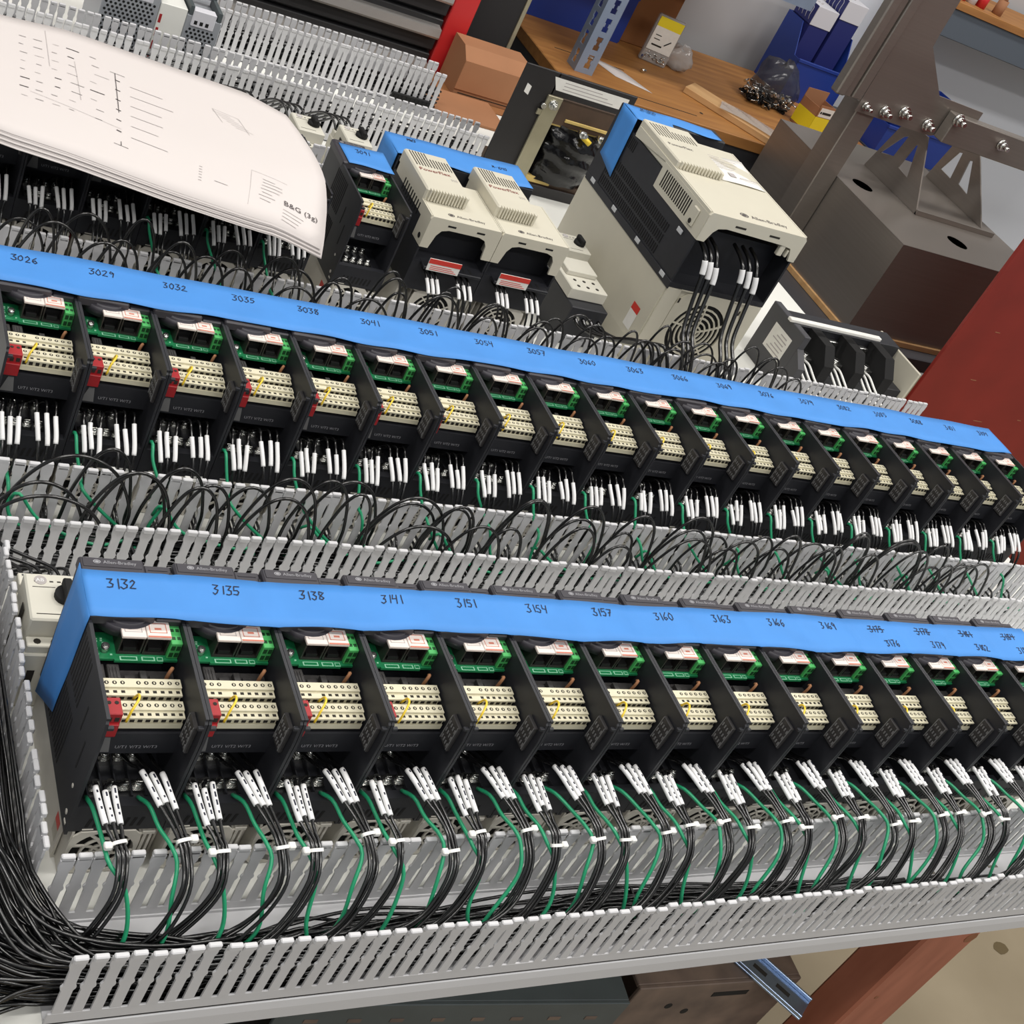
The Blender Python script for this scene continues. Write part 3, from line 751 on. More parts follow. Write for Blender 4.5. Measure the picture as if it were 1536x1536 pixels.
for k in range(9): m.box(3+k*8.4, -1, 4, 7+k*8.4, 0, 11)
solo('terminal_comb', m, 'dark', 'black comb strip resting against the duct under the tool chest', 'busbar', (786, 1594, 14.2))

# ------------------------------------------------------------------ power block beyond the largest drive
t = thing('power_block', 'black three-pole power block with labelled side and white bar', 'power block', (1275, 868, 0))
m = MB().cbox(0, 0, .2, 14, 105, 104, 1); m.prism([(0, 20), (0, 80), (-26, 58), (-26, 26)][::-1], 0, 14, 'x'); part('end_wall', m, 'apron', t)
m = MB().add([(-.4, 20, 36), (-.4, 74, 36), (-.4, 74, 82), (-.4, 20, 82)], [(0, 3, 2, 1)]); m.mi = 1
for k in range(6): m.box(-.7, 26+(k % 2)*4, 41+k*6.4, -.4, 66-(k*7) % 18, 43+k*6.4)
part('rating_label', m, ['label', 'print'], t)
m = MB().cbox(14, 0, .2, 280, 105, 40, 1); m.cbox(14, 60, 40, 280, 105, 92, 1); part('body', m, 'black', t)
for k in range(3):
    m = MB().prism([(-14, 30), (-14, 66), (10, 92), (60, 92), (60, 30)], 62+k*72, 84+k*72, 'x'); part('barrier', m, 'dark', t)
for k in range(3):
    x = 18+k*72
    m = MB().cbox(x, 14, 40, x+42, 48, 58, 1.5); m.cyl((x+10, 24, 58), (x+10, 24, 63), 6, 10); m.cyl((x+30, 24, 58), (x+30, 24, 63), 6, 10); m.cbox(x+2, 50, 40, x+40, 60, 80, 1)
    part('terminal_clamp', m, 'chrome', t)
m = MB().cbox(-8, 40, 104, 205, 50, 110, 1); part('retaining_bar', m, 'label', t)
m = MB().cbox(281, -10, .2, 286, 120, 86, 1); part('end_plate', m, 'beige', t)

# ------------------------------------------------------------------ transformer
t = thing('transformer', 'open-frame black transformer with bright strap and film-wrapped winding', 'transformer', (884, 1372, 0))
W, H = 232, 226
m = MB()
m.cbox(0, 0, .2, 70, 4, H, .8); m.cbox(66, 0, H-40, W, 4, H, .8); m.cbox(66, 0, .2, W, 4, 20, .8)
part('frame', m, 'xfblack', t)
m = MB().box(40, 6, .2, W-2, 90, 30); m.box(70, 6, H-90, W-2, 46, H-44); m.box(60, 6, 30, 70, 60, H-60); m.box(70, 80, 30, W-2, 90, H-60); part('core', m, 'xfcore', t)
m = MB().cbox(62, -5, 4, 92, 0, 186, .8); m.cbox(54, -5, 148, 62, -1, 158, .5); st = part('strap', m, 'galv', t)
for z in (20, 172):
    m = MB().cyl((77, -5, z), (77, -8, z), 9, 12); m.cyl((77, -8, z), (77, -15, z), 6.5, 6); m.cyl((77, -15, z), (77, -19, z), 3.5, 8); m.cyl((60, -1, z-6), (60, -9, z-6), 5, 6); part('bolt', m, 'chrome', st)
m = MB().cbox(96, 8, 132, 232, 30, 146, .8); m.cbox(120, 4, 144, 220, 24, 150, .8); m.cbox(96, 4, 22, 150, 24, 34, .8); part('insulation_board', m, 'xfboard', t)
def wnd(u, v):
    a = math.pi*(0.0+u); k = 1+.04*math.sin(u*31+v*17)+.05*math.sin(v*23+u*7)
    return (164-68*math.cos(a)*k, 40-58*math.sin(a)*k*(.8+.2*math.sin(v*3.1)), 30+108*v)
m = MB().grid(wnd, 26, 16); m.box(100, 36, 30, 230, 60, 140); part('winding', m, 'film', t)
for x in (150, 190):
    m = MB().cyl((x, -10, 138), (x, -24, 142), 7, 6); m.cyl((x, -24, 142), (x, -32, 144), 4, 8); m.mi = 1; m.cyl((x+8, -12, 134), (x+22, -20, 128), 5, 8); part('lead_terminal', m, ['chrome', 'yellow'], t)
m = MB().add([(72, -.4, H-30), (218, -.4, H-30), (218, -.4, H-8), (60, -.4, H-8)], [(0, 1, 2, 3)]); m.mi = 1
for k in range(3): m.box(84, -.7, H-26+k*6, 190-k*14, -.4, H-24.6+k*6)
part('rating_label', m, ['label', 'print'], t)
m = MB().add([(16, -.4, 178), (26, -.4, 174), (26, -.4, 190), (16, -.4, 194)], [(0, 1, 2, 3)]); part('sticker', m, 'label', t)

# ------------------------------------------------------------------ stack of drawings
z0p = lambda y: 183 - max(0, (838-y))*0.06 - max(0, (838-y)-40)**2*0.0016
FE = [(-130, 832), (0, 775), (70, 766), (172, 745), (270, 728), (352, 718)]
BE = [(-130, 1088), (22, 1062), (102, 1071), (223, 1047), (320, 1028), (369, 992)]
def lerpc(C, u):
    s = u*(len(C)-1); i = min(int(s), len(C)-2); f = s-i; return (C[i][0]+(C[i+1][0]-C[i][0])*f, C[i][1]+(C[i+1][1]-C[i][1])*f)
def sheetP(u, v, k=0):
    a, b = lerpc(FE, u), lerpc(BE, u)
    x = a[0]+(b[0]-a[0])*v; y = a[1]+(b[1]-a[1])*v
    x += 22*max(0, u-.6)/.4*math.sin(math.pi*v)
    z = z0p(y)+9 - 12*max(0, u-.86)/.14*min(1, max(0, (836-y)/60)) + 2.0*math.sin(u*6+1)*(1-v)*min(1, max(0, (836-y)/40))
    return (x+k*.5, y-k*(1.5-.6*u)*(1-v)+1.6*math.sin(k*2.1+u*2)*(1-v), z-k*1.15-(k*.3*(1-v)*max(0, u-.5)))
pt = thing('drawing_stack', 'stack of large white wiring drawings draped over the far drives', 'papers', (0, 0, 0))
for k in range(9):
    m = MB().grid(lambda u, v: sheetP(u, v, k), 26, 14, (0, 0, -.5)); part('sheet', m, 'paper' if k == 0 else 'paperedge', pt)
def pline(m, u0, v0, u1, v1, wd=.6, mi=0):
    m.mi = mi; n = max(2, int(abs(u1-u0)*20)+2)
    for i in range(n):
        ua, va, ub, vb = u0+(u1-u0)*i/n, v0+(v1-v0)*i/n, u0+(u1-u0)*(i+1)/n, v0+(v1-v0)*(i+1)/n
        p, q = Vector(sheetP(ua, va)), Vector(sheetP(ub, vb)); d = (q-p); d.z = 0; d.normalize(); nn = Vector((-d.y, d.x, 0))*wd/2; up = Vector((0, 0, .5))
        m.add([p-nn+up, q-nn+up, q+nn+up, p+nn+up], [(0, 1, 2, 3)])
def on_sheet(tb, u0, v0):
    """lay flat lettering on the top sheet at (u0, v0)"""
    e = 1e-3; p = Vector(sheetP(u0, v0)); du = (Vector(sheetP(u0+e, v0))-p)/e; dv = (Vector(sheetP(u0, v0+e))-p)/e; det = du.x*dv.y-du.y*dv.x; out = []
    ax = Vector((du.x, du.y)).normalized(); ay = Vector((-ax.y, ax.x))
    for x, y, z in tb.v:
        w_ = ax*x+ay*y; out.append((lambda q: (q[0], q[1], q[2]+.7))(sheetP(u0+(w_.x*dv.y-w_.y*dv.x)/det, v0+(du.x*w_.y-du.y*w_.x)/det)))
    tb.v = out; return tb
m = MB(); pline(m, .50, .16, .49, .74, 1.0, 1); pline(m, .48, .74, .51, .735, .7, 1); pline(m, .485, .16, .515, .155, .7, 1)
for k in range(6): v = .68-k*.085; pline(m, .49, v, .50, v-.006, 1.6, 1)
part('ladder_line', m, ['print', 'printdark'], pt)
for k in range(6):
    v = .66-k*.085; m = MB(); pline(m, .52, v, .57+.04*random.random(), v-.01, 1.0); part('line_note', m, ['print', 'printdark'], pt)
m = MB()
for k in range(8):
    v = .84-k*.075
    for q in range(5):
        u = .25+q*.048+random.uniform(-.008, .008); pline(m, u, v-q*.006, u+random.uniform(.012, .03), v-q*.006-.004, random.choice((.8, 1.6)), random.choice((0, 0, 1)))
pline(m, .33, .94, .34, .62, .6); pline(m, .41, .72, .42, .40, .6); pline(m, .28, .36, .50, .27, .5)
part('circuit_print', m, ['print', 'printdark'], pt, kind='stuff')
m = MB()
for k in range(6): pline(m, .70+.01*k, .70-.018*k, .74+.01*k, .69-.018*k, .5)
pline(m, .70, .72, .76, .70, .5); pline(m, .70, .72, .72, .62, .5); pline(m, .76, .70, .78, .58, .5)
part('terminal_sketch', m, ['print', 'printdark'], pt, kind='stuff')
m = MB()
for k in range(7): pline(m, .80+random.uniform(0, .01), .25-.022*k, .86+random.uniform(-.03, .015), .24-.022*k, .9)
for k in range(4): pline(m, .875, .1-.02*k, .94-.006*k, .09-.02*k, .8)
for k in range(6): pline(m, .665, .2-.018*k, .672, .2-.018*k, .9)
pline(m, .78, .29, .78, .06, .4); pline(m, .78, .29, .88, .27, .4); pline(m, .70, .135, .73, .13, .9)
part('title_block', m, ['print', 'printdark'], pt, kind='stuff')
part('title_lettering', on_sheet(text_mb('B&G (3g)', 12), .875, .125), 'printdark', pt)

# ------------------------------------------------------------------ background
# tool chest
t = thing('tool_chest', 'red tool chest with black drawer fronts and silver pulls', 'tool chest', (158, 1832, FZ))
zb = -FZ
m = MB().box(0, 20, 0, 842, 420, zb+700); part('carcass', m, 'chestblack', t)
m = MB().cbox(790, 0, 0, 842, 24, zb+700, 2); part('corner_post', m, 'redpaint', t)
m = MB().cbox(-20, 0, 0, 20, 24, zb+700, 2); part('corner_post', m, 'redpaint', t)
for k in range(9):
    z = zb-250+k*72
    m = MB().cbox(22, 2, z, 786, 22, z+64, 2); d = part('drawer', m, 'chestblack', t)
    m = MB().prism([(2, z+30), (-16, z+30), (-18, z+34), (-16, z+50), (2, z+53)], 24, 780, 'x'); part('pull', m, 'alu', d)
t = thing('grey_locker', 'dark steel locker with a light metal edge beside the tool chest', 'cabinet', (1040, 1960, FZ))
m = MB().box(0, 8, 0, 130, 400, zb+600); part('body', m, 'chestblack', t)
m = MB().cbox(-4, 0, 0, 124, 8, zb+600, 1); part('door', m, 'chestblack', t)
m = MB().cbox(124, -2, 0, 134, 8, zb+600, 1); m.cbox(-4, -2, zb-30, 134, 7.8, zb-6, 1); part('edge_trim', m, 'galv', t)
# cardboard boxes on a rear stand
t = thing('rear_stand', 'low brown stand behind the panel under the cardboard box', 'table', (944, 1704, FZ))
m = MB().box(0, 0, zb-24, 318, 120, zb); part('top', m, 'carddark', t)
for x in (6, 282):
    for y in (6, 84): part('leg', MB().box(x, y, 0, x+30, y+30, zb-24), 'legside', t)
t = thing('cardboard_box', 'closed brown cardboard box between the ducts and the transformer', 'box', (972, 1738, .3))
m = MB().prism([(0, 0), (0, 72), (30, 92), (84, 92), (84, 0)], 0, 150, 'x'); part('carton', m, 'card', t)
m = MB().cbox(-2, -4, 14, 152, -.2, 74, .8); part('front_flap', m, 'card', t)
m = MB().box(10, -.8, 6, 140, -.1, 7.5); part('seam', m, 'hole', t)

solo('cardboard_sheet', MB().cbox(893, 1612, .4, 1052, 1733, 6, .8), 'card', 'flattened brown cardboard lying in front of the closed box', 'cardboard')
# bench with timber top
BX, BY, BZ = 1312, 1922, 30
t = thing('workbench', 'timber-topped steel bench strewn with bins and hardware bags', 'bench', (BX, BY, FZ))
bz = BZ-FZ
m = MB().cbox(0, 0, bz-28, 1100, 560, bz, 2); part('timber_top', m, 'wood', t)
m = MB().cbox(6, 8, bz-120, 1094, 20, bz-28, 1); m.cbox(4, 8, bz-120, 16, 550, bz-28, 1); part('steel_apron', m, 'apron', t)
for x in (20, 960):
    for y in (24, 500): part('leg', MB().box(x, y, 0, x+40, y+40, bz-28), 'apron', t)
m = MB().box(30, 46, bz, 400, 49, bz+.5); m.box(60, 200, bz, 260, 203, bz+.5); m.cyl((430, 76, bz), (430, 76, bz+.6), 5, 8); part('groove', m, 'hole', t)
# slotted upright
t = thing('slotted_upright', 'blue-grey slotted steel upright standing on the timber bench', 'shelf post', (1378, 2010, BZ+.2))
def perf(length, wd=46, hole=15, pit=44):
    m = MB(); a = (wd-hole)/2
    m.box(0, 0, 0, a, 2.5, length); m.box(wd-a, 0, 0, wd, 2.5, length)
    z = 0
    while z < length:
        m.box(a, 0, z, wd-a, 2.5, min(length, z+12)); m.box(a, 0, z+24, a+3, 2.5, z+32); m.box(wd-a-3, 0, z+24, wd-a, 2.5, z+32); z += pit
    return m
part('flange', perf(760), 'postblue', t)
f2 = part('flange', perf(760), 'postblue', t, (0, 0, 0)); f2.rotation_euler = (0, 0, math.pi/2)
# shelf on the upright, added out of view to cast shade on the bench
t = thing('shade_shelf', 'unseen timber shelf on steel brackets, added above the bench to shade it', 'shelf', (1330, 2066, 350))
part('board', MB().cbox(0, 0, 0, 600, 490, 26, 2), 'wood', t); part('rail', MB().box(0, -6, -30, 600, -1, 20), 'postblue', t)
for x in (100, 500): part('bracket', MB().box(x, 300, -60, x+20, 490, 0), 'apron', t)

def bin_(label, x, y, w_, d, h, back, mt='bluebin', rz=0):
    t = thing('parts_bin', label, 'bin', (x, y, BZ+.2), rz, 'blue parts bins')
    m = MB(); m.box(2, 2, 0, w_-2, d-2, 4)
    m.prism([(0, 4), (0, h), (30, h), (70, back), (d, back), (d, 0), (4, 0)], 0, 3, 'x'); m.prism([(0, 4), (0, h), (30, h), (70, back), (d, back), (d, 0), (4, 0)], w_-3, w_, 'x')
    m.box(3, 0, 0, w_-3, 3, h); m.box(3, d-3, 0, w_-3, d, back); part('shell', m, mt, t)
    m = MB().cbox(-2, -3, h-6, w_+2, 4, h+3, 1); part('front_lip', m, mt, t)
    return t
bin_('large blue parts bin behind the slotted upright', 1360, 2300, 170, 230, 110, 190)
bin_('deep blue parts bin next to the hanging yellow-topped pack', 1536, 2310, 110, 220, 120, 200)
bb = bin_('tall blue bin holding the two white and navy boxes', 2205, 2330, 190, 145, 110, 190)
def navybox(label, x, y, z, rz):
    t = thing('navy_box', label, 'box', (x, y, z), rz, 'white and navy boxes')
    m = MB().cbox(0, 0, 0, 74, 90, 52, .8); part('carton', m, 'whitebox', t)
    m = MB().box(-.5, 2, 0, -.05, 88, 52); sd = part('navy_side', m, 'bluebox', t)
    m = MB()
    for k in range(4): m.ring((0, 0), 6, 7.6, 0, .3, 14); 
    m = MB()
    for yy in (16, 34, 52, 70):
        m.tube([(-.9, yy, 8), (-.9, yy+4, 20), (-.9, yy+2, 40), (-.9, yy+8, 46)], .9, 4)
    part('tool_print', m, 'whitebox', sd)
    m = MB()
    for k in range(9): x_, y_ = random.uniform(20, 50), random.uniform(30, 60); m.box(x_, y_, 52, x_+7, y_+4, 52.2)
    part('lid_print', m, 'print', t)
navybox('white and navy box leaning low in the tall blue bin', 2215, 2380, 150+BZ+42, 0)
navybox('white and navy box standing higher at the bin back', 2297, 2380, 190+BZ+42, 0)
solo('box_support', MB().box(2299, 2382, BZ+5, 2371, 2468, BZ+231.6), 'bluebox', 'navy carton standing inside the bin under the higher box', 'box')
solo('box_support', MB().box(2217, 2382, BZ+5, 2287, 2468, BZ+191.6), 'bluebox', 'shorter navy carton inside the bin under the lower box', 'box')
# hanging hardware pack
t = thing('hardware_pack', 'clear hardware pack with a yellow-topped card', 'package', (1680, 2250, BZ+.2), -.25)
m = MB().cbox(0, 0, 0, 74, 14, 120, 3); part('pouch', m, 'film_clear', t)
m = MB().box(4, -2, 32, 70, -.6, 92); part('card', m, 'label', t)
m = MB().box(4, -2.2, 92, 70, -.4, 116); part('card_top', m, 'yellowbox', t)
m = MB().box(12, -2.5, 44, 40, -2, 48); m.tube([(44, -2.5, 52), (58, -2.5, 66)], 1.5, 5); m.box(12, -2.5, 60, 28, -2, 62); m.box(12, -2.5, 70, 28, -2, 72); part('card_print', m, 'hole', t)
def loose_screws(n, fx, L=(14, 24), r=1.6):
    m = MB()
    for _ in range(n):
        p = Vector(fx()); a = random.uniform(0, 6.28); d = Vector((math.cos(a), math.sin(a), random.uniform(-.25, .25)))*random.uniform(*L)
        p.z = max(p.z, r*2.1+max(0, -d.z)); d.z = max(d.z, r*1.1-p.z)
        m.cyl(p, p+d, r, 6); m.cyl(p, p-d.normalized()*3, r*2, 6)
    return m
part('loose_screws', loose_screws(26, lambda: (random.uniform(6, 66), random.uniform(-4, 12), random.uniform(6, 28))), 'chrome', t, kind='stuff')
def lump(cx, cy, cz, rx, ry, rz_, seed, nu=16, nv=9, amp=.2):
    rnd = random.Random(seed); p = [rnd.uniform(0, 6.28) for _ in range(4)]
    def P(u, v):
        a = 2*math.pi*u; b = math.pi*v; k = 1+amp*math.sin(3*a+p[0]+2*b)+amp*.7*math.sin(5*b+p[1]+2*a)
        return (cx+rx*k*math.sin(b)*math.cos(a), cy+ry*k*math.sin(b)*math.sin(a), max(0, cz+rz_*k*math.cos(b)))
    return MB().grid(P, nu, nv)
t = thing('clear_bag', 'crumpled clear plastic bag beside the yellow-topped pack', 'bag', (1800, 2270, BZ+.2)); part('film', lump(0, 0, 26, 42, 30, 30, 4), 'film_clear', t)
solo('clear_bag', lump(0, 0, 18, 60, 40, 22, 9), 'film_clear', 'loose clear bag lying on top of the blue bins', 'bag', (1720, 2380, 232))
solo('bag_prop', MB().cbox(1660, 2340, BZ+.3, 1790, 2440, 231.5, 2), 'carddark', 'dark carton behind the yellow-topped pack under a clear bag', 'box')
t = thing('screw_bag', 'smoky plastic bag spilling bright screws on the bench', 'bag', (2100, 2235, BZ+.2))
part('film', lump(0, 10, 50, 72, 52, 62, 2, amp=.14), 'bagdark', t)
part('loose_screws', loose_screws(110, lambda: (random.uniform(-84, 36), random.uniform(-50, 30), random.uniform(2, 40)), (16, 22), 2.2), 'chrome', t, kind='stuff')
part('dark_screws', loose_screws(70, lambda: (random.uniform(-84, 36), random.uniform(-50, 20), random.uniform(2, 26)), (16, 22), 2.4), 'dark', t, kind='stuff')
t = thing('yellow_carton', 'open brown carton wrapped with a bright yellow band', 'box', (2150, 2096, BZ+.2), .15)
m = MB().box(0, 0, 0, 84, 2, 82); m.box(0, 0, 0, 2, 70, 74); m.box(82, 0, 0, 84, 70, 74); m.box(0, 68, 0, 84, 70, 96); m.box(0, 0, 0, 84, 70, 2); part('carton', m, 'card', t)
m = MB().box(-.6, -.6, 6, 56, 0, 50); m.box(-.6, -.6, 6, 0, 70, 50); m.cbox(57, -.8, 2, 85, 0, 46, .2); part('yellow_band', m, 'yellowbox', t)
m = MB().box(6, -.7, 52, 58, 0, 76); lb = part('label_patch', m, 'label', t)
b = text_mb('Fasteners', 8) if False else MB().box(16, -1, 60, 50, -.7, 66); b.cyl((11, -1, 63), (11, -.7, 63), 3.5, 8); part('label_print', b, 'hole', lb)
t = thing('plank_offcut', 'pale timber offcut lying at the bench front edge', 'plank', (1745, 2108, BZ+.2), -.84)
m = MB().cbox(0, -4, 0, 285, 74, 16, 1.5); part('board', m, 'woodpale', t)
solo('flat_bag', MB().grid(lambda u, v: (190*u, 70*v+10*math.sin(u*5), 3+6*abs(math.sin(u*9+v*5))*math.sin(math.pi*v)), 18, 8), 'film_clear', 'flat crinkled clear bag spread over the timber offcut', 'bag', (1800, 2020, BZ+16.5)).rotation_euler = (0, 0, -.62)
solo('paper_slip', MB().grid(lambda u, v: (46*u+90*v, 150*(1-u)*.6-60*v*.6, .6), 4, 2, (0, 0, -.4)), 'paper', 'white paper slip lying on the bench near the slotted upright', 'paper', (1470, 2060, BZ+.3))
m = MB().cyl((0, 0, 5), (10, 4, 5), 5, 8); m.cyl((10, 4, 5), (16, 6, 5), 3, 8)
solo('loose_bolt', m, 'chrome', 'single short bolt lying on the bench by the paper slip', 'bolt', (1636, 2150, BZ+.2))

# ------------------------------------------------------------------ stainless stand
SX, SY, SZ = 1858, 1332, -100
t = thing('steel_table', 'dark steel table under the stainless stand', 'table', (1690, 1290, FZ))
m = MB().cbox(0, 0, -FZ+SZ-46, 700, 620, -FZ+SZ-14, 2); part('top', m, 'apron', t)
for x in (10, 650):
    for y in (10, 510): part('leg', MB().box(x, y, 0, x+40, y+40, -FZ+SZ-46), 'apron', t)
t = thing('stainless_stand', 'brushed stainless machine stand with slotted gusset plates', 'machine', (SX, SY, SZ))
m = MB().cbox(-6, -6, -13.6, 500, 560, -.2, 1); part('timber_skid', m, 'woodpale', t)
m = MB().box(0, 0, 0, 490, 2.5, 216); m.box(0, 2.5, 0, 2.5, 540, 216); m.box(487.5, 2.5, 0, 490, 540, 216); m.box(2.5, 537.5, 0, 487.5, 540, 216); part('side_panel', m, 'steel', t)
m = MB().box(-1.2, -1.2, 0, 1.2, 1.2, 216); part('corner_weld', m, 'steel', t)
# top plate with two round holes: filled ring patches
def plate_holes(x0, y0, x1, y1, z, holes, th=2.5):
    bm = bmesh.new(); outer = [bm.verts.new((x, y, z)) for x, y in ((x0, y0), (x1, y0), (x1, y1), (x0, y1))]
    ed = [bm.edges.new((outer[i], outer[(i+1) % 4])) for i in range(4)]
    for cx, cy, r in holes:
        vs = [bm.verts.new((cx+r*math.cos(a*.3927), cy+r*math.sin(a*.3927), z)) for a in range(16)]
        ed += [bm.edges.new((vs[i], vs[(i+1) % 16])) for i in range(16)]
    bmesh.ops.triangle_fill(bm, use_beauty=True, use_dissolve=False, edges=ed)
    bmesh.ops.recalc_face_normals(bm, faces=bm.faces[:])
    bm.verts.index_update(); b = MB().add([v.co[:] for v in bm.verts], [[v.index for v in f.verts] for f in bm.faces]); bm.free(); return b
part('top_plate', plate_holes(0, 0, 490, 540, 216.5, [(75, 270, 26), (248, 96, 26)]), 'steel', t)
part('inner_floor', MB().box(4, 4, 1, 480, 530, 3), 'steel', t)
def tri_plate(P, slots, y, th=3):
    """polygon plate in XZ with polygon slots cut out"""
    bm = bmesh.new(); ed = []
    for poly in [P]+slots:
        vs = [bm.verts.new((x, y, z)) for x, z in poly]; ed += [bm.edges.new((vs[i], vs[(i+1) % len(vs)])) for i in range(len(vs))]
    bmesh.ops.triangle_fill(bm, use_beauty=True, use_dissolve=False, edges=ed)
    r = bmesh.ops.extrude_face_region(bm, geom=bm.faces[:]); bmesh.ops.translate(bm, verts=[v for v in r['geom'] if isinstance(v, bmesh.types.BMVert)], vec=(0, th, 0))
    bmesh.ops.recalc_face_normals(bm, faces=bm.faces[:])
    bm.verts.index_update(); b = MB().add([v.co[:] for v in bm.verts], [[v.index for v in f.verts] for f in bm.faces]); bm.free(); return b
# slotted gussets stand along the depth of the box
def yz_plate(P, slots, x, th=4):
    b = tri_plate(P, slots, 0, th); b.v = [(x+y, px, z) for px, y, z in b.v]; return b
part('gusset_plate', yz_plate([(186, 217), (286, 359), (370, 356), (409, 217)], [[(337, 332), (351, 324), (387, 262), (344, 277)], [(299, 332), (305, 327), (313, 266), (271, 263)]], 182), 'steel', t)
part('gusset_plate', yz_plate([(227, 217), (367, 344), (445, 340), (468, 217)], [[(409, 316), (421, 311), (441, 254), (396, 252)], [(368, 317), (378, 313), (366, 256), (323, 251)]], 442), 'steel', t)
part('foot_plate', MB().box(182, 186, 217, 446, 192, 228), 'steel', t)
# upright leg, sliding rail and big side plate
PY = 268
m = MB().cbox(-58, PY+6, 0, -2, PY+64, 384, 2); part('upright_leg', m, 'steel', t)
m = MB(); P_ = [(-68, 365), (164, 367), (268, 405), (268, 452), (123, 453), (26, 540), (23, 567), (10, 1000), (-78, 1000)]
part('side_plate', tri_plate(P_, [], PY, 4), 'steel', t)
m = MB().cbox(-150, PY-12, 388, -126, PY+14, 1000, 3); m.cbox(-124, PY-4, 388, -104, PY+14, 1000, 2); m.cbox(-102, PY-8, 390, -76, PY+10, 1000, 2); part('slide_rail', m, 'steel', t)
m = MB().cbox(172, PY-32, 371, 640, PY-2, 435, 2); part('cross_bar', m, 'steel', t)
for x, z, r in ((-50, 382, 7), (6, 384, 10), (58, 396, 11), (138, 388, 11), (178, 428, 11), (340, 410, 10)):
    f_ = PY if x < 170 else PY-32
    m = MB().cyl((x, f_-.4, z), (x, f_-5, z), r*1.3, 12); m.cyl((x, f_-5, z), (x, f_-14, z), r, 6); m.cyl((x, f_-14, z), (x, f_-27, z), r*.5, 8); part('bolt', m, 'chrome', t)
# things seen through the stand
solo('white_board', MB().cbox(2420, 2540, -700, 4200, 2556, 335, 2), 'board', 'white board on the back wall behind the stainless stand', 'board')
t = thing('wall_shelf', 'grey steel shelf with a timber front edge above the white board', 'shelf', (2560, 2300, 336))
part('steel_beam', MB().cbox(0, 0, 0, 1000, 240, 78, 2), 'greybeam', t); part('timber_edge', MB().cbox(0, -8, 78.2, 1000, 240, 98, 1), 'wood', t)
for k, (c, x) in enumerate((('redpaint', 40), ('whitebox', 80), ('redpaint', 120), ('card', 190))):
    m = MB().cyl((x, 40, 98.4), (x, 40, 140), 15, 12); m.cyl((x, 40, 140), (x, 40, 152), 10, 12, 7)
    solo('spray_can' if c != 'card' else 'small_tub', m, c, ['red spray can at the end of the grey wall shelf', 'white spray can between two red ones on the wall shelf', 'red spray can between the white can and the brown tub', 'brown tub on the timber-edged wall shelf'][k], 'can', (2560, 2300, 336))
t = thing('rear_rack', 'dark rack behind the stainless stand carrying two blue bins', 'shelf', (2424, 2120, FZ))
part('top', MB().cbox(0, 0, bz-20, 300, 300, bz, 1), 'apron', t)
for x in (4, 276):
    for y in (4, 276): part('leg', MB().box(x, y, 0, x+20, y+20, bz-20), 'apron', t)
bin2 = bin_('blue parts bin seen through the slotted gusset plates', 2545, 2140, 150, 160, 90, 170)
bin3 = bin_('blue parts bin with a teal lid edge behind the stainless stand', 2428, 2130, 112, 160, 80, 140)
solo('teal_tub', MB().cbox(2434, 2212, BZ+141, 2528, 2284, BZ+180, 3), 'teal', 'teal tub sitting on a blue bin behind the stand', 'tub')
# dark red cabinet
t = thing('red_panel', 'dark red painted steel panel with scratched flat face standing upright', 'panel', (1752, 1000, FZ))
m = MB().cbox(0, 0, 0, 1100, 8, -FZ+760, 1); part('body', m, 'redsteel', t)
m = MB()
for x, z, l in ((210, 780, 26), (120, 870, 16), (260, 950, 20), (330, 800, 12), (90, 980, 14), (400, 1000, 22)): m.box(x, -.4, -FZ-850+z, x+l, 0, -FZ-850+z+1.4)
part('scratch', m, 'card', t)
# steel stock on the lower shelf
t = thing('lower_shelf', 'dark shelf under the panel carrying scrap steel', 'shelf', (-200, -60, FZ))
part('board', MB().cbox(0, 0, -FZ-330, 1000, 500, -FZ-310, 2), 'chestblack', t)
for x in (10, 950):
    for y in (10, 450): part('leg', MB().box(x, y, 0, x+30, y+30, -FZ-330), 'chestblack', t)
t = thing('slotted_bar', 'blackened slotted angle bar lying under the panel edge', 'steel bar', (250, -20, -290), -.11)
m = MB().cbox(0, 0, 0, 380, 4, 90, .8); m.cbox(0, 4, 84, 380, 50, 90, .8); part('angle', m, 'barblack', t)
m = MB()
for k in range(8): m.cbox(30+k*44, -.6, 60, 44+k*44, .1, 66, .1)
part('slot', m, 'rust', t)
t = thing('steel_channel', 'rusty brown steel channel offcut on the lower shelf', 'steel bar', (648, -48, -309.5), -.05)
m = MB().cbox(0, 0, 0, 226, 5, 110, 1); m.cbox(0, 5, 104, 226, 90, 110, 1); m.cbox(0, 5, 0, 226, 90, 5, 1); part('channel', m, 'rust', t)
for x, z in ((60, 70), (90, 56)): part('hole', MB().cyl((x, -.4, z), (x, .3, z), 5, 10), 'dark', t)
part('slot', MB().box(110, -.5, 84, 160, .1, 92), 'dark', t)
t = thing('angle_offcut', 'second rusty angle offcut stacked behind the channel', 'steel bar', (360, 76, -309.5), -.03)
m = MB().cbox(0, 0, 0, 500, 60, 150, 2); m.cbox(90, -14, 128, 480, 0, 140, 1); part('bar', m, 'rust', t)
t = thing('rail_offcut', 'bright zinc mounting rail offcut hanging off the scrap pile', 'rail', (786, -30, -199), -1.0)
m = MB().cbox(0, 0, 0, 92, 35, 3, .5); m.cbox(0, 0, 3, 92, 3, 8, .5); m.cbox(0, 32, 3, 92, 35, 8, .5); part('rail', m, 'dinblue', t)
m = MB()
for k in range(2): m.cbox(20+k*32, 14, 3, 38+k*32, 20, 3.2, .05)
part('slot', m, 'hole', t)

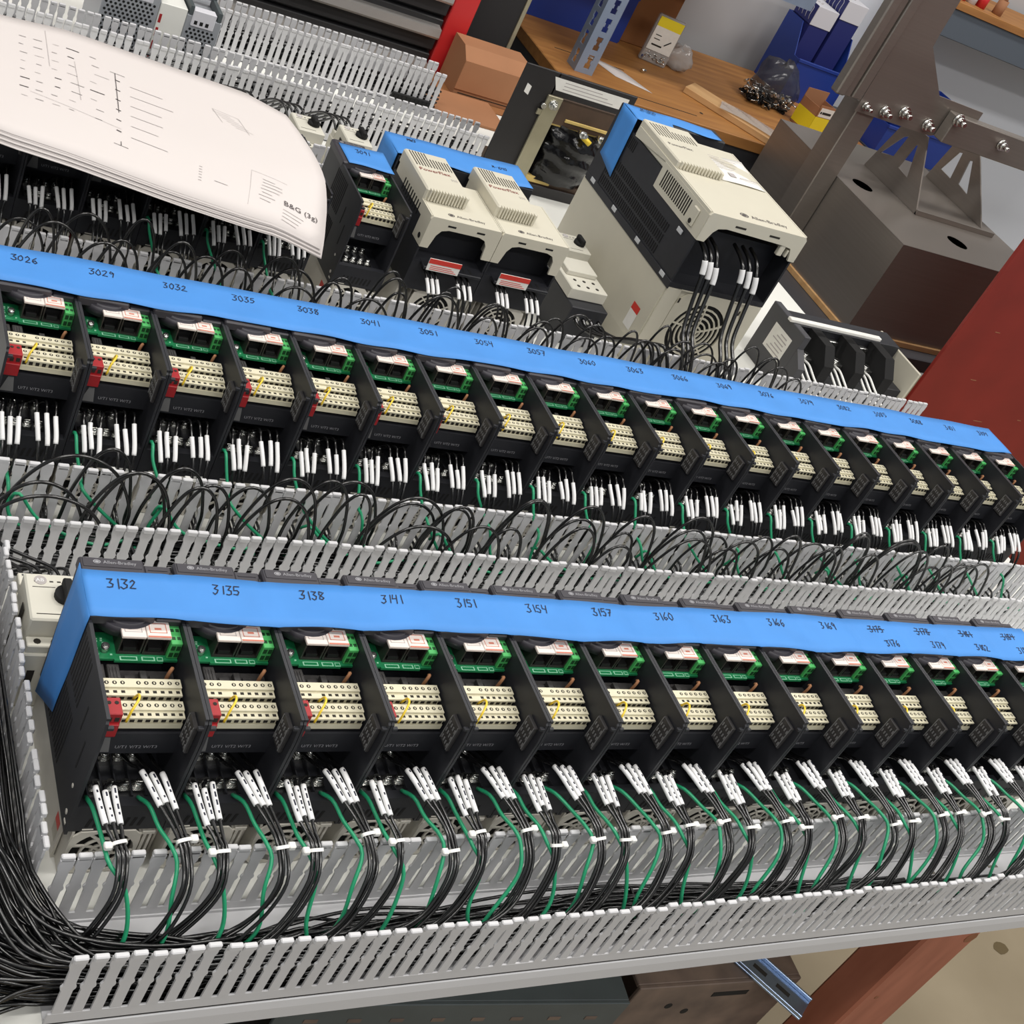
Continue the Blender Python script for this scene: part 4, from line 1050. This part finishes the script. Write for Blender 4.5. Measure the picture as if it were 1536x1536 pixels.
# ------------------------------------------------------------------ wiring
# every wire is first laid out as a centre line, then all centre lines are eased apart so that no two share space, then meshed
import numpy as np
rw = random.Random(21)
def jit(a): return rw.uniform(-a, a)
WALLS = {'front_out': (-118.1, -17), 'front_in': (-41.9, -17), 'mid_front': (298.9, -110), 'mid_back': (372.1, -110), 'c_front': (694.9, -100), 'c_back': (769.1, -100), 'd_front': (1375.9, -60)}
USED = {}
def take(x, wall, levels=(20, 27, 34, 41, 53, 60)):
    """nearest slot of a duct wall with a free height: (x, z)"""
    x0 = WALLS[wall][1]; i0 = round((x-x0)/PITCH)
    for d in (0, 1, -1, 2, -2, 3, -3, 4, -4, 5, -5):
        for z in levels:
            if (wall, i0+d, z) not in USED:
                USED[(wall, i0+d, z)] = 1; return x0+(i0+d)*PITCH, z
    return x0+i0*PITCH, levels[0]
WIRES = []; TIES = []
def wire(pts, r, marker=None, cross=(), hold=0.0, n=6, **info):
    """pts: control points; cross: walls it runs through; hold: y above which the wire is fixed by its terminal or marker"""
    path = smooth_path(pts, 8); q = [path[0]]; acc = 0
    L = [0.0]
    for a, b in zip(path, path[1:]): L.append(L[-1]+(b-a).length)
    N = max(6, int(L[-1]/5)); out = []; j = 0
    for i in range(N+1):
        s = L[-1]*i/N
        while j < len(L)-2 and L[j+1] < s: j += 1
        out.append(path[j].lerp(path[j+1], (s-L[j])/max(1e-9, L[j+1]-L[j])))
    P = np.array([p[:] for p in out]); d = dict(P=P, r=r, n=n, cross=set(cross), mk=None, **info)
    pin = np.zeros(len(P), bool); pin[0] = True
    if marker:
        a, b = (np.array(m_) for m_ in marker)
        i, j = int(np.argmin(((P-a)**2).sum(1))), int(np.argmin(((P-b)**2).sum(1))); j = max(j, i+2); d['mk'] = (i, j); pin[:j+1] = True
    d['pin'] = pin; WIRES.append(d); return d
def lead(pts, r, name, label, cat, group, mt='wire', marker=None, n=6, cross=()):
    return wire(pts, r, marker, cross, n=n, name=name, label=label, cat=cat, group=group, mt=mt, bundle=None)
R = 1.5
def row_a(i, no):
    x = 72*i; lb = 'black lead with white sleeve on the drive '+whereA(i); g = 'marked leads of drive %s' % no
    sh = -25-jit(12); dpt = jit(6); trio = [[], []]
    nl = 3 if not (i == 3) else 2
    for k in range(nl):
        a = (x+10+6.8*k+jit(.5), 1+jit(2), 101+jit(1)); b = (x+13.5+5.2*k+jit(.3), -29+jit(2), 97.5)
        trio[0].append(lead([(x+17+10.6*k, 19, 83), (x+14+8*k, 9, 93), a, b, (x+18+3.4*k, -40, 95), (x+20+3.1*k, -53, 92+jit(1)), (x+17+3.1*k, -72, 74+jit(3)), (x+4+4*k+sh*.3, -86+dpt, 40+jit(5)), (x+sh*1.4+6*k, -94+dpt+jit(4), 22+jit(5)), (x-70+sh+jit(20), -94+jit(10), 14+jit(5))], R, 'marked_lead', lb, 'wire', g, marker=(a, b)))
    for k in range(3):
        a = (x+44+7.4*k+jit(.5), 11+jit(2), 103+jit(1)); b = (x+54+5.2*k+jit(.3), -17+jit(2), 99.5)
        trio[1].append(lead([(x+38.6+10.6*k, 46, 83), (x+41+9*k, 26, 94), a, b, (x+61+3.5*k, -33, 97), (x+65+3.1*k, -50, 93+jit(1)), (x+65+3.1*k, -72, 76+jit(3)), (x+53+3.4*k+sh*.3, -88+dpt, 42+jit(5)), (x+36+sh*1.4+6*k, -96+dpt+jit(4), 22+jit(5)), (x-30+sh+jit(20), -94+jit(10), 14+jit(5))], R, 'marked_lead', lb, 'wire', g, marker=(a, b)))
    gl = 'green ground wire of the drive '+whereA(i); gg = 'green wires of drive %s' % no
    x5 = x+(5 if i > 4 else 9)
    lead([(x5, 8, 81), (x5+1, -6, 88), (x5+3, -22, 88), (x+13, -40, 90), (x+17+jit(2), -54, 88), (x+26+jit(2), -68, 76), (x+28+jit(8), -84, 44), (x+24+jit(16), -96, 14)], 1.7, 'ground_wire', gl, 'wire', gg, 'green')
    x5 = x+(40 if i > 4 else 46)
    lead([(x5, 6, 82), (x5+4, -8, 90), (x+54, -26, 89), (x+59+jit(1), -44, 91), (x+62+jit(2), -56, 86), (x+58+jit(3), -72, 70), (x+50+jit(10), -86, 40), (x+40+jit(14), -95, 12)], 1.7, 'ground_wire', gl, 'wire', gg, 'green')
    for tr_ in trio: TIES.append((tr_, -51+jit(8), 'white cable tie on leads of the drive '+whereA(i), 'ties of drive %s' % no))
for i, no in enumerate(NA): row_a(i, no)
def row_b(x, y, no, lb, g, gl, gg, green=True, tied=False):
    wall = 'mid_back' if y < 600 else 'c_back'; yw = WALLS[wall][0]; trio = []
    for k in range(3):
        a = (x+10+7.6*k+jit(.6), y+1+jit(3), 100+jit(2)); b = (x+13+6.2*k+jit(.4), y-18+jit(2), 84+jit(1))
        xs, z = take(x+19, wall)
        lead([(x+17+10.6*k, y+46, 83), (x+12+8.4*k, y+14, 104), a, b, (x+15+4.6*k, y-26, 66), (xs, yw+9, z+2), (xs, yw-9, z-1), (xs+jit(8), yw-20, 14+jit(3)), (x+12+jit(30), yw-28, 9+jit(2))], R, 'marked_lead', lb, 'wire', g, marker=(a, b), cross=(wall,))
    for k in range(3):
        a = (x+41+8.4*k+jit(.6), y+5+jit(3), 102+jit(2)); b = (x+44+7.4*k+jit(.5), y-15+jit(2), 86+jit(1))
        xs, z = take(x+54, wall)
        trio.append(lead([(x+38.6+10.6*k, y+46, 83), (x+41+9*k, y+20, 106), a, b, (x+47+5*k, y-25, 66), (xs, yw+9, z+2), (xs, yw-9, z-1), (xs+jit(8), yw-20, 14+jit(3)), (x+46+jit(30), yw-28, 9+jit(2))], R, 'marked_lead', lb, 'wire', g, marker=(a, b), cross=(wall,)))
    if green:
        xs, z = take(x+14, wall, (61, 57))
        lead([(x+4.5, y+10, 81), (x+5, y-4, 92), (x+7, y-16, 80), (xs, yw+9, z+1), (xs, yw-8, z-1), (x+40+jit(30), yw-18, 24+jit(8)), (x+90+jit(30), yw-26, 18)], 1.7, 'ground_wire', gl, 'wire', gg, 'green', cross=(wall,))
    if tied: TIES.append((trio, y-24, 'white cable tie on wires of the drive '+whereB(NB.index(no)), 'ties of drive %s' % no))
for i, no in enumerate(NB):
    row_b(XB+72*i, YB, no, 'black lead with white sleeve on the drive '+whereB(i), 'marked leads of drive %s' % no, 'green ground wire of the drive '+whereB(i), 'green wires of drive %s' % no, True, i in (1, 2, 15, 17))
for i, x in enumerate(CX):
    row_b(x, YC, 'c', 'black lead with white marker sleeve below the stack of drawings', 'marked leads under the drawings', 'green wire below the stack of drawings', 'green wires under the drawings', i in (0, 3, 4, 5))
for c, x in ((0, 538), (1, 647.2)):
    for k in range(6):
        xx = x+(22+7.5*k if k < 3 else 42+9*k); a = (xx, YC-14, 96); b = (xx+4, YC-30, 80); xs, z = take(xx+6, 'c_back')
        lead([(xx-4, YC+3, 101), (xx-2, YC-7, 99.5), a, b, (xx+6, YC-40, 56), (xs, 778, z+2), (xs, 760, z-1), (xx+jit(30), YC-92, 12)], 1.6, 'marked_lead', 'black lead with white sleeve from the beige covered drive by %s' % ('the drive marked 3091' if c == 0 else 'the largest drive'), 'wire', 'leads of covered drive %d' % (c+1), marker=(a, b), cross=('c_back',))
for k in range(6):
    xx = XE+(22+13*k if k < 3 else 46+16*k); a = (xx+3, YE-10, 212-(k % 3)*4); b = (xx+6, YE-18, 190-(k % 3)*4)
    lead([(xx, YE+30, 228), (xx+1, YE+6, 222), a, b, (xx+6-(k % 3)*2, YE-30, 150), (xx+4-(k % 3)*4, YE-48, 112), (xx+4-(k % 3)*4, YE-72, 90), (xx+6-(k % 3)*4, YE-92, 60), (xx+20, YE-104, 20)], 3.0, 'motor_cable', 'thick black cable with white marker dropping from the largest drive', 'cable', 'cables of the largest drive', marker=(a, b), n=8)
for k in range(4):
    xx = 852+k*14
    lead([(xx, 882, 48), (xx+4, 862, 44), (xx+18, 822, 58), (xx+36, 780, 88), (xx+44, 764, 89), (xx+54, 744, 56), (xx+60, 732, 18)], 3, 'motor_cable', 'thick black cable from the contactor beside the largest drive', 'cable', 'cables of the contactor', n=8)
# thick white leads of the power block
for k in range(3):
    for j in range(3):
        x = 1275+20+k*72+j*13; xs, z = take(x-4, 'c_back', (32, 22))
        lead([(x, 884, 53), (x, 868, 54), (x-2, 838, 46), (xs, 780, z), (xs, 758, z-2), (xs-4, 742, 14)], 2.05, 'power_lead', 'thick white lead from the black power block into the duct', 'wire', 'white leads of the power block', 'tie', n=7, cross=('c_back',))
# short leads of the protectors
for x in (396, 476, 556):
    for k in range(4):
        xs, z = take(x-26+k*13, 'd_front', (34, 58))
        lead([(x+6+k*10, 1261, 69), (x-2+k*10, 1274, 84), (x-12+k*11, 1302, 78), (xs, 1366, z), (xs, 1386, z-2), (xs-6, 1400, 54)], 1.9, 'protector_lead', 'black lead from a dark-knobbed protector to the white duct', 'wire', 'leads of the protectors', cross=('d_front',))
for k in range(6):
    x = -11+k*7.6; xs, z = take(-62+(k//2)*PITCH*1.0+k*3, 'mid_front', (58, 34))
    lead([(x+2, 238, 71), (x-2, 254, 68), (xs*.6+x*.4, 274, z+4), (xs, 290, z), (xs, 308, z-2), (xs-14+jit(8), 336, 24), (xs-40+jit(10), 346, 12)], 1.6, 'protector_lead', 'black lead from the printed-face protector up into the duct', 'wire', 'leads of the printed-face protector', cross=('mid_front',))
# loops that rise out of the ducts; neighbouring loops stand in planes of their own
def loop(x, y, wdt, hgt, base, label, group, exit_=None, cross=(), r=1.65):
    pts = [(x-26+jit(10), y, 9+jit(2)), (x-4, y, 26), (x, y, base+hgt*.45), (x+wdt*.22, y, base+hgt*.88), (x+wdt*.5, y, base+hgt), (x+wdt*.8, y, base+hgt*.82), (x+wdt, y, base+hgt*.4)]
    pts += exit_ if exit_ else [(x+wdt+3, y, 26), (x+wdt+26+jit(12), y, 9+jit(2))]
    lead(pts, r, 'looped_wire', label, 'wire', group, cross=cross)
nn = 0
for i in range(18):
    x0 = 72*i
    for k in range(3):
        w_ = 62+jit(16)+(30 if i % 5 == 0 else 0); x = x0-30+k*9+jit(8); xe = x+w_; y = 318+3.7*((nn*3) % 10); nn += 1
        xs, z = take(xe+8, 'mid_front', (20, 27, 34, 41))
        ex = [(xe+3, y-1, 34), (xs, 310, z+2), (xs, 288, z), (xs+4, 262, 30), (xs+4, 236, 14), (xs+4, 206, 6)]
        loop(x, y, w_, 84+jit(22), 28, ('black wire loop in the duct behind the drive '+whereA(i)) if i < 15 else 'black wire loop in the duct in front of the drives nearest the dark red panel', 'loops between the drive rows %d' % min(i, 15), ex, ('mid_front',))
    if i % 2 == 0:
        x = x0-10+jit(10)
        lead([(x, 364, 40), (x+6, 358, 50+jit(8)), (x+30, 350, 32), (x+80, 342, 22+jit(6)), (x+120+jit(20), 345, 26)], 1.7, 'looped_wire', 'green wire lying in the duct between the two long drive rows', 'wire', 'green wires between the drive rows', 'green')
nn = 0
for i in range(17):
    x0 = -70+72*i
    for k in range(3):
        x = x0+k*16+jit(12); y = 712+3.7*((nn*3) % 10); nn += 1
        loop(x, y, 60+jit(18), 92+jit(20), 34, 'black wire loop rising behind the drive '+whereB(i), 'loops behind drive %s' % NB[i])
# dense bundles that lie in the ducts: too many to count
BUND = []
def bundle(paths, label, r=1.5):
    BUND.append(label)
    for p in paths: wire(p, r, n=5, bundle=len(BUND)-1)
ps = []
for k in range(62):                                         # corner: left duct round into the front duct
    xl = -88+60*rw.random(); z = 8+62*rw.random(); yy = -107+26*rw.random(); xe = 60+rw.random()**1.6*900
    ps.append([(xl, 290, z*.8+4), (xl+jit(4), 150, z), (xl+jit(5), 20, z+jit(6)), (xl+8, -30, z), (xl+34, yy+12, z*.8), (xl+90, yy+jit(6), z*.6+3), (xl+180+jit(20), max(-108, yy+jit(12)), z*.45+4)] + ([((xl+180+xe)/2, max(-105, yy+8+jit(16)), 10+z*.25), (xe, -82+jit(20), 8+z*.1)] if xe > 180 else []))
for k in range(34):                                         # trunk from beyond the left edge
    z = 6+56*rw.random(); y = -150+90*rw.random(); xe = 120+rw.random()*760
    ps.append([(-330, y-10-40*rw.random(), z), (-180, y+jit(8), z+jit(5)), (-80, y*.85+jit(6), z*.8+2), (-20, max(-106, min(-76, y)), z*.6+3), (90, max(-106, min(-80, y+jit(14))), z*.45+4), (300, -92+jit(13), 7+z*.3), (480, -80+jit(24), 7+z*.25), (xe+260, -78+jit(24), 7+z*.15)])
bundle(ps, 'dense black wire trunk lying in the front duct and its corner')
ps = []
for k in range(40):
    z = 6+20*rw.random(); y = 312+48*rw.random(); a = -100+rw.random()*300; e = a+300+rw.random()*900
    ps.append([(a, y, z), (a+(e-a)*.3, y+jit(8), z+jit(2)), (a+(e-a)*.6, y+jit(8), z+jit(2)), (min(e, 1460), y+jit(6), z)])
bundle(ps, 'dense black wires lying in the duct between the drive rows')
ps = []
for k in range(26):
    z = 10+34*rw.random(); y = 706+52*rw.random(); a = -100+rw.random()*500; e = a+300+rw.random()*900
    ps.append([(a, y, z), (a+(e-a)*.3, y+jit(8), z+jit(6)), (a+(e-a)*.6, y+jit(8), z+jit(6)), (min(e, 1500), y+jit(6), z)])
bundle(ps, 'dense black wires lying in the duct behind the 3026 row')
for (a, e, y0, y1, n, lb) in ((-50, 876, 1384, 1419, 26, 'black wires added to darken the duct slots behind the dark-knobbed protectors'), (445, 885, 1612, 1645, 22, 'black wires added to darken the duct slots under the tool chest'), (408, 880, 1121, 1163, 12, 'black wires added to darken the short duct behind the drive marked 3091')):  # wires added to these far ducts so the slots look shadowed inside
    ps = []
    for k in range(n):
        z = 7+42*rw.random(); y = y0+(y1-y0)*rw.random()
        ps.append([(a, y, z), (a+(e-a)*.3, y+jit(3), z+jit(4)), (a+(e-a)*.6, y+jit(3), z+jit(4)), (e, y, z)])
    bundle(ps, lb, 2.0)

def ease(iters=125):
    """push overlapping wires apart, keep them off duct floors and walls, keep terminals and sleeves where they are"""
    P = np.concatenate([w_['P'] for w_ in WIRES]); cnt = [len(w_['P']) for w_ in WIRES]; off = np.cumsum([0]+cnt)
    wid = np.repeat(np.arange(len(WIRES)), cnt); pin = np.concatenate([w_['pin'] for w_ in WIRES])
    rad = np.repeat([w_['r'] for w_ in WIRES], cnt).astype(float)
    for w_, o in zip(WIRES, off):
        if w_['mk']: rad[o+w_['mk'][0]:o+w_['mk'][1]+1] = w_['r']*1.5
    P0 = P.copy(); seg = np.where(wid[:-1] == wid[1:])[0]; sr = np.minimum(rad[seg], rad[seg+1]); sw = wid[seg]
    inv = np.where(pin, 0.0, 1.0); trunk = np.repeat([w_['bundle'] == 0 for w_ in WIRES], cnt)
    duct = [(-119, -41, -17, 1480), (298, 373, -110, 1470), (694, 770, -100, 1520), (1375, 1427, -60, 882), (1604, 1652, 440, 890), (1112, 1172, 402, 886)]
    yw, xa, xb, wn = [], [], [], []
    for yf, yb, a, b in duct:
        for y, s in ((yf+.9, 0), (yb-.9, 1)):
            yw.append(y); xa.append(a-4); xb.append(b+4); wn.append(next((k for k, v in WALLS.items() if abs(v[0]-y) < .5), ''))
    crs = np.array([[wn[j] in w_['cross'] for j in range(len(yw))] for w_ in WIRES])[wid]
    slx = [(WALLS[n_][1] if n_ else a+4) for n_, a in zip(wn, xa)]
    side = np.array([np.where(P0[:, 1] >= y, 1.0, -1.0) for y in yw]).T
    C = 8.5
    offs = [(0, 0, 0)]+[(dx, dy, dz) for dx in (-1, 0, 1) for dy in (-1, 0, 1) for dz in (-1, 0, 1) if (dx, dy, dz) > (0, 0, 0)]
    for it in range(iters):
        a, b = P[seg], P[seg+1]; mid = (a+b)*.5
        if it % 5 == 0:
            g = np.floor(mid/C).astype(np.int64)+400
            key = (g[:, 0]*2000+g[:, 1])*2000+g[:, 2]; order = np.argsort(key, kind='stable'); ks = key[order]; I = []; J = []
            for dx, dy, dz in offs:
                k2 = key+(dx*2000+dy)*2000+dz; lo = np.searchsorted(ks, k2, 'left'); hi = np.searchsorted(ks, k2, 'right'); m_ = hi-lo
                i_ = np.repeat(np.arange(len(seg)), m_)
                if not len(i_): continue
                st = np.repeat(lo-np.concatenate([[0], np.cumsum(m_)[:-1]]), m_)+np.arange(len(i_)); j_ = order[st]
                ok = sw[i_] != sw[j_]; i_, j_ = i_[ok], j_[ok]; q_ = mid[i_]-mid[j_]; ok = (q_*q_).sum(1) < 81
                if (dx, dy, dz) == (0, 0, 0): ok &= i_ < j_
                I.append(i_[ok]); J.append(j_[ok])
            I = np.concatenate(I); J = np.concatenate(J)
        p1, d1, p2, d2 = a[I], (b-a)[I], a[J], (b-a)[J]
        r_ = p1-p2; A = (d1*d1).sum(1)+1e-9; E_ = (d2*d2).sum(1)+1e-9; f_ = (d2*r_).sum(1); c_ = (d1*r_).sum(1); B = (d1*d2).sum(1)
        den = A*E_-B*B; s = np.clip(np.where(den > 1e-6, (B*f_-c_*E_)/np.maximum(den, 1e-6), .5), 0, 1); t_ = np.clip((B*s+f_)/E_, 0, 1); s = np.clip((B*t_-c_)/A, 0, 1)
        dv = (p1+d1*s[:, None])-(p2+d2*t_[:, None]); dist = np.sqrt((dv*dv).sum(1)); need = sr[I]+sr[J]+.06
        h = np.where(dist < need)[0]
        if it == iters-1: break
        if len(h):
            i_, j_, s, t_, dv, dist = I[h], J[h], s[h], t_[h], dv[h], dist[h]
            z_ = dist < 1e-3; dv[z_] = np.array([0.0, .3, 1.0]); dist = np.where(z_, 1.04, dist)
            push = dv/dist[:, None]*((need[h]-np.where(z_, 0, dist))*.5)[:, None]
            fr = (inv[seg[i_]] > 0)*1.0; fs_ = (inv[seg[j_]] > 0)*1.0; tot = np.maximum(fr+fs_, 1)      # a fixed wire leaves the whole shift to the other
            sg = np.concatenate([seg[i_], seg[i_]+1, seg[j_], seg[j_]+1]); ww = np.concatenate([1-s, s, 1-t_, t_])
            pu = np.concatenate([push*(fr/tot*2)[:, None]]*2+[-push*(fs_/tot*2)[:, None]]*2)*(ww*2.2)[:, None]
            D = np.stack([np.bincount(sg, pu[:, q], len(P)) for q in range(3)], 1); Wt = np.bincount(sg, ww, len(P))
            P += D/np.maximum(1.0, Wt)[:, None]*inv[:, None]
        if it < iters-70:                                    # keep the bends round
            Q = P-P0; S_ = Q.copy(); m_ = (wid[1:-1] == wid[:-2]) & (wid[1:-1] == wid[2:]); k_ = np.where(m_)[0]+1
            S_[k_] = Q[k_]*.6+(Q[k_-1]+Q[k_+1])*.2; P = P0+np.where(pin[:, None], 0, S_)
        P[:, 2] = np.where(pin, P[:, 2], np.maximum(P[:, 2], np.where(rad > 2.9, rad+5.2, rad+3.2)))
        lf = trunk & (P[:, 1] > -40) & (P[:, 1] < 292) & (P[:, 0] > -115) & (P[:, 0] < -14); P[lf, 0] = np.clip(P[lf, 0], -101, -28); P[lf, 2] = np.maximum(P[lf, 2], 7)
        for j, y in enumerate(yw):
            near = (np.abs(P[:, 1]-y) < rad+1.2+2.5*crs[:, j]) & (P[:, 2] < 83.5+rad) & (P[:, 0] > xa[j]) & (P[:, 0] < xb[j]) & ~pin
            cr = near & crs[:, j]; P[cr, 0] = slx[j]+np.round((P0[cr, 0]-slx[j])/PITCH)*PITCH
            nc = near & ~crs[:, j]; top = nc & (P[:, 2] > 76); P[top, 2] = 83.5+rad[top]
            nc &= ~top; P[nc, 1] = y+side[nc, j]*(rad[nc]+1.2)
    for w_, o, n_ in zip(WIRES, off, cnt): w_['P'] = P[o:o+n_]
ease()
BM = [MB() for _ in BUND]
for w_ in WIRES:
    pts = [Vector(p) for p in w_['P']]
    if w_['bundle'] is not None: BM[w_['bundle']].tube(pts, w_['r'], 5); continue
    o = solo(w_['name'], MB().tube(pts, w_['r'], w_['n']), w_['mt'], w_['label'], w_['cat'], group=w_['group'])
    if w_['mk']:
        i0, j0 = w_['mk']; sp = pts[i0:j0+1]; rings = 15; pts2 = []
        for i in range(rings):
            s = i/(rings-1)*(len(sp)-1); k = min(int(s), len(sp)-2); pts2.append(sp[k].lerp(sp[k+1], s-k))
        r = w_['r']; m = MB().tube(pts2, r*1.5, 10)
        for i in range(1, rings-2):
            for k in range(10):
                f = m.f[i*10+k]; c = sum((Vector(m.v[j]) for j in f), Vector())/4; q = c-pts2[i].lerp(pts2[i+1], .5)
                if q.z > 1.38*r and i % 3 and rw.random() < .6: m.m[i*10+k] = 1
        part('wire_marker', m, ['sleeve', 'ink'], o)
for lb, m in zip(BUND, BM):
    o = solo('wire_trunk', m, 'wire', lb, 'wires'); o['kind'] = 'stuff'
for tr_, ty, lb, g in TIES:                                  # each tie is drawn round the leads it holds
    c = []; d = Vector((0, 0, 0))
    for w_ in tr_:
        j0 = w_['mk'][1]; Q = w_['P'][j0:j0+18]; i = int(np.argmin(np.abs(Q[:, 1]-ty))); i = min(max(i, 1), len(Q)-2); c.append(Vector(Q[i])); d += Vector(Q[i+1]-Q[i-1])
    d.normalize(); a = d.cross(Vector((0, 0, 1))).normalized(); b = d.cross(a); ctr = sum(c, Vector())/len(c)
    us = [(p-ctr).dot(a) for p in c]; vs_ = [(p-ctr).dot(b) for p in c]; ctr = ctr+a*(max(us)+min(us))/2+b*(max(vs_)+min(vs_))/2
    ra, rb = (max(us)-min(us))/2+1.6, (max(vs_)-min(vs_))/2+1.6
    if rb < ra*.45: rb = ra*.45
    t = MB(); N = 16; vs = []
    for i in range(N):
        q = 2*math.pi*i/N; ex = .7; cu, su = math.copysign(abs(math.cos(q))**ex, math.cos(q)), math.copysign(abs(math.sin(q))**ex, math.sin(q))
        for e, h in ((0, -1.3), (.9, -1.3), (.9, 1.3), (0, 1.3)): vs.append(ctr+a*(cu*(ra+e))+b*(su*(rb+e))+d*h)
    t.add(vs, [(i*4+k, i*4+(k+1) % 4, ((i+1) % N)*4+(k+1) % 4, ((i+1) % N)*4+k) for i in range(N) for k in range(4)])
    o = solo('cable_tie', t, 'tie', lb, 'cable tie', group=g)
    h = ctr+a*(ra+3.4)*(1 if rw.random() < .5 else -1)
    part('tie_head', MB().cbox(h.x-2.8, h.y-2.8, h.z-2.2, h.x+2.8, h.y+2.8, h.z+2.2, .8), 'tie', o)
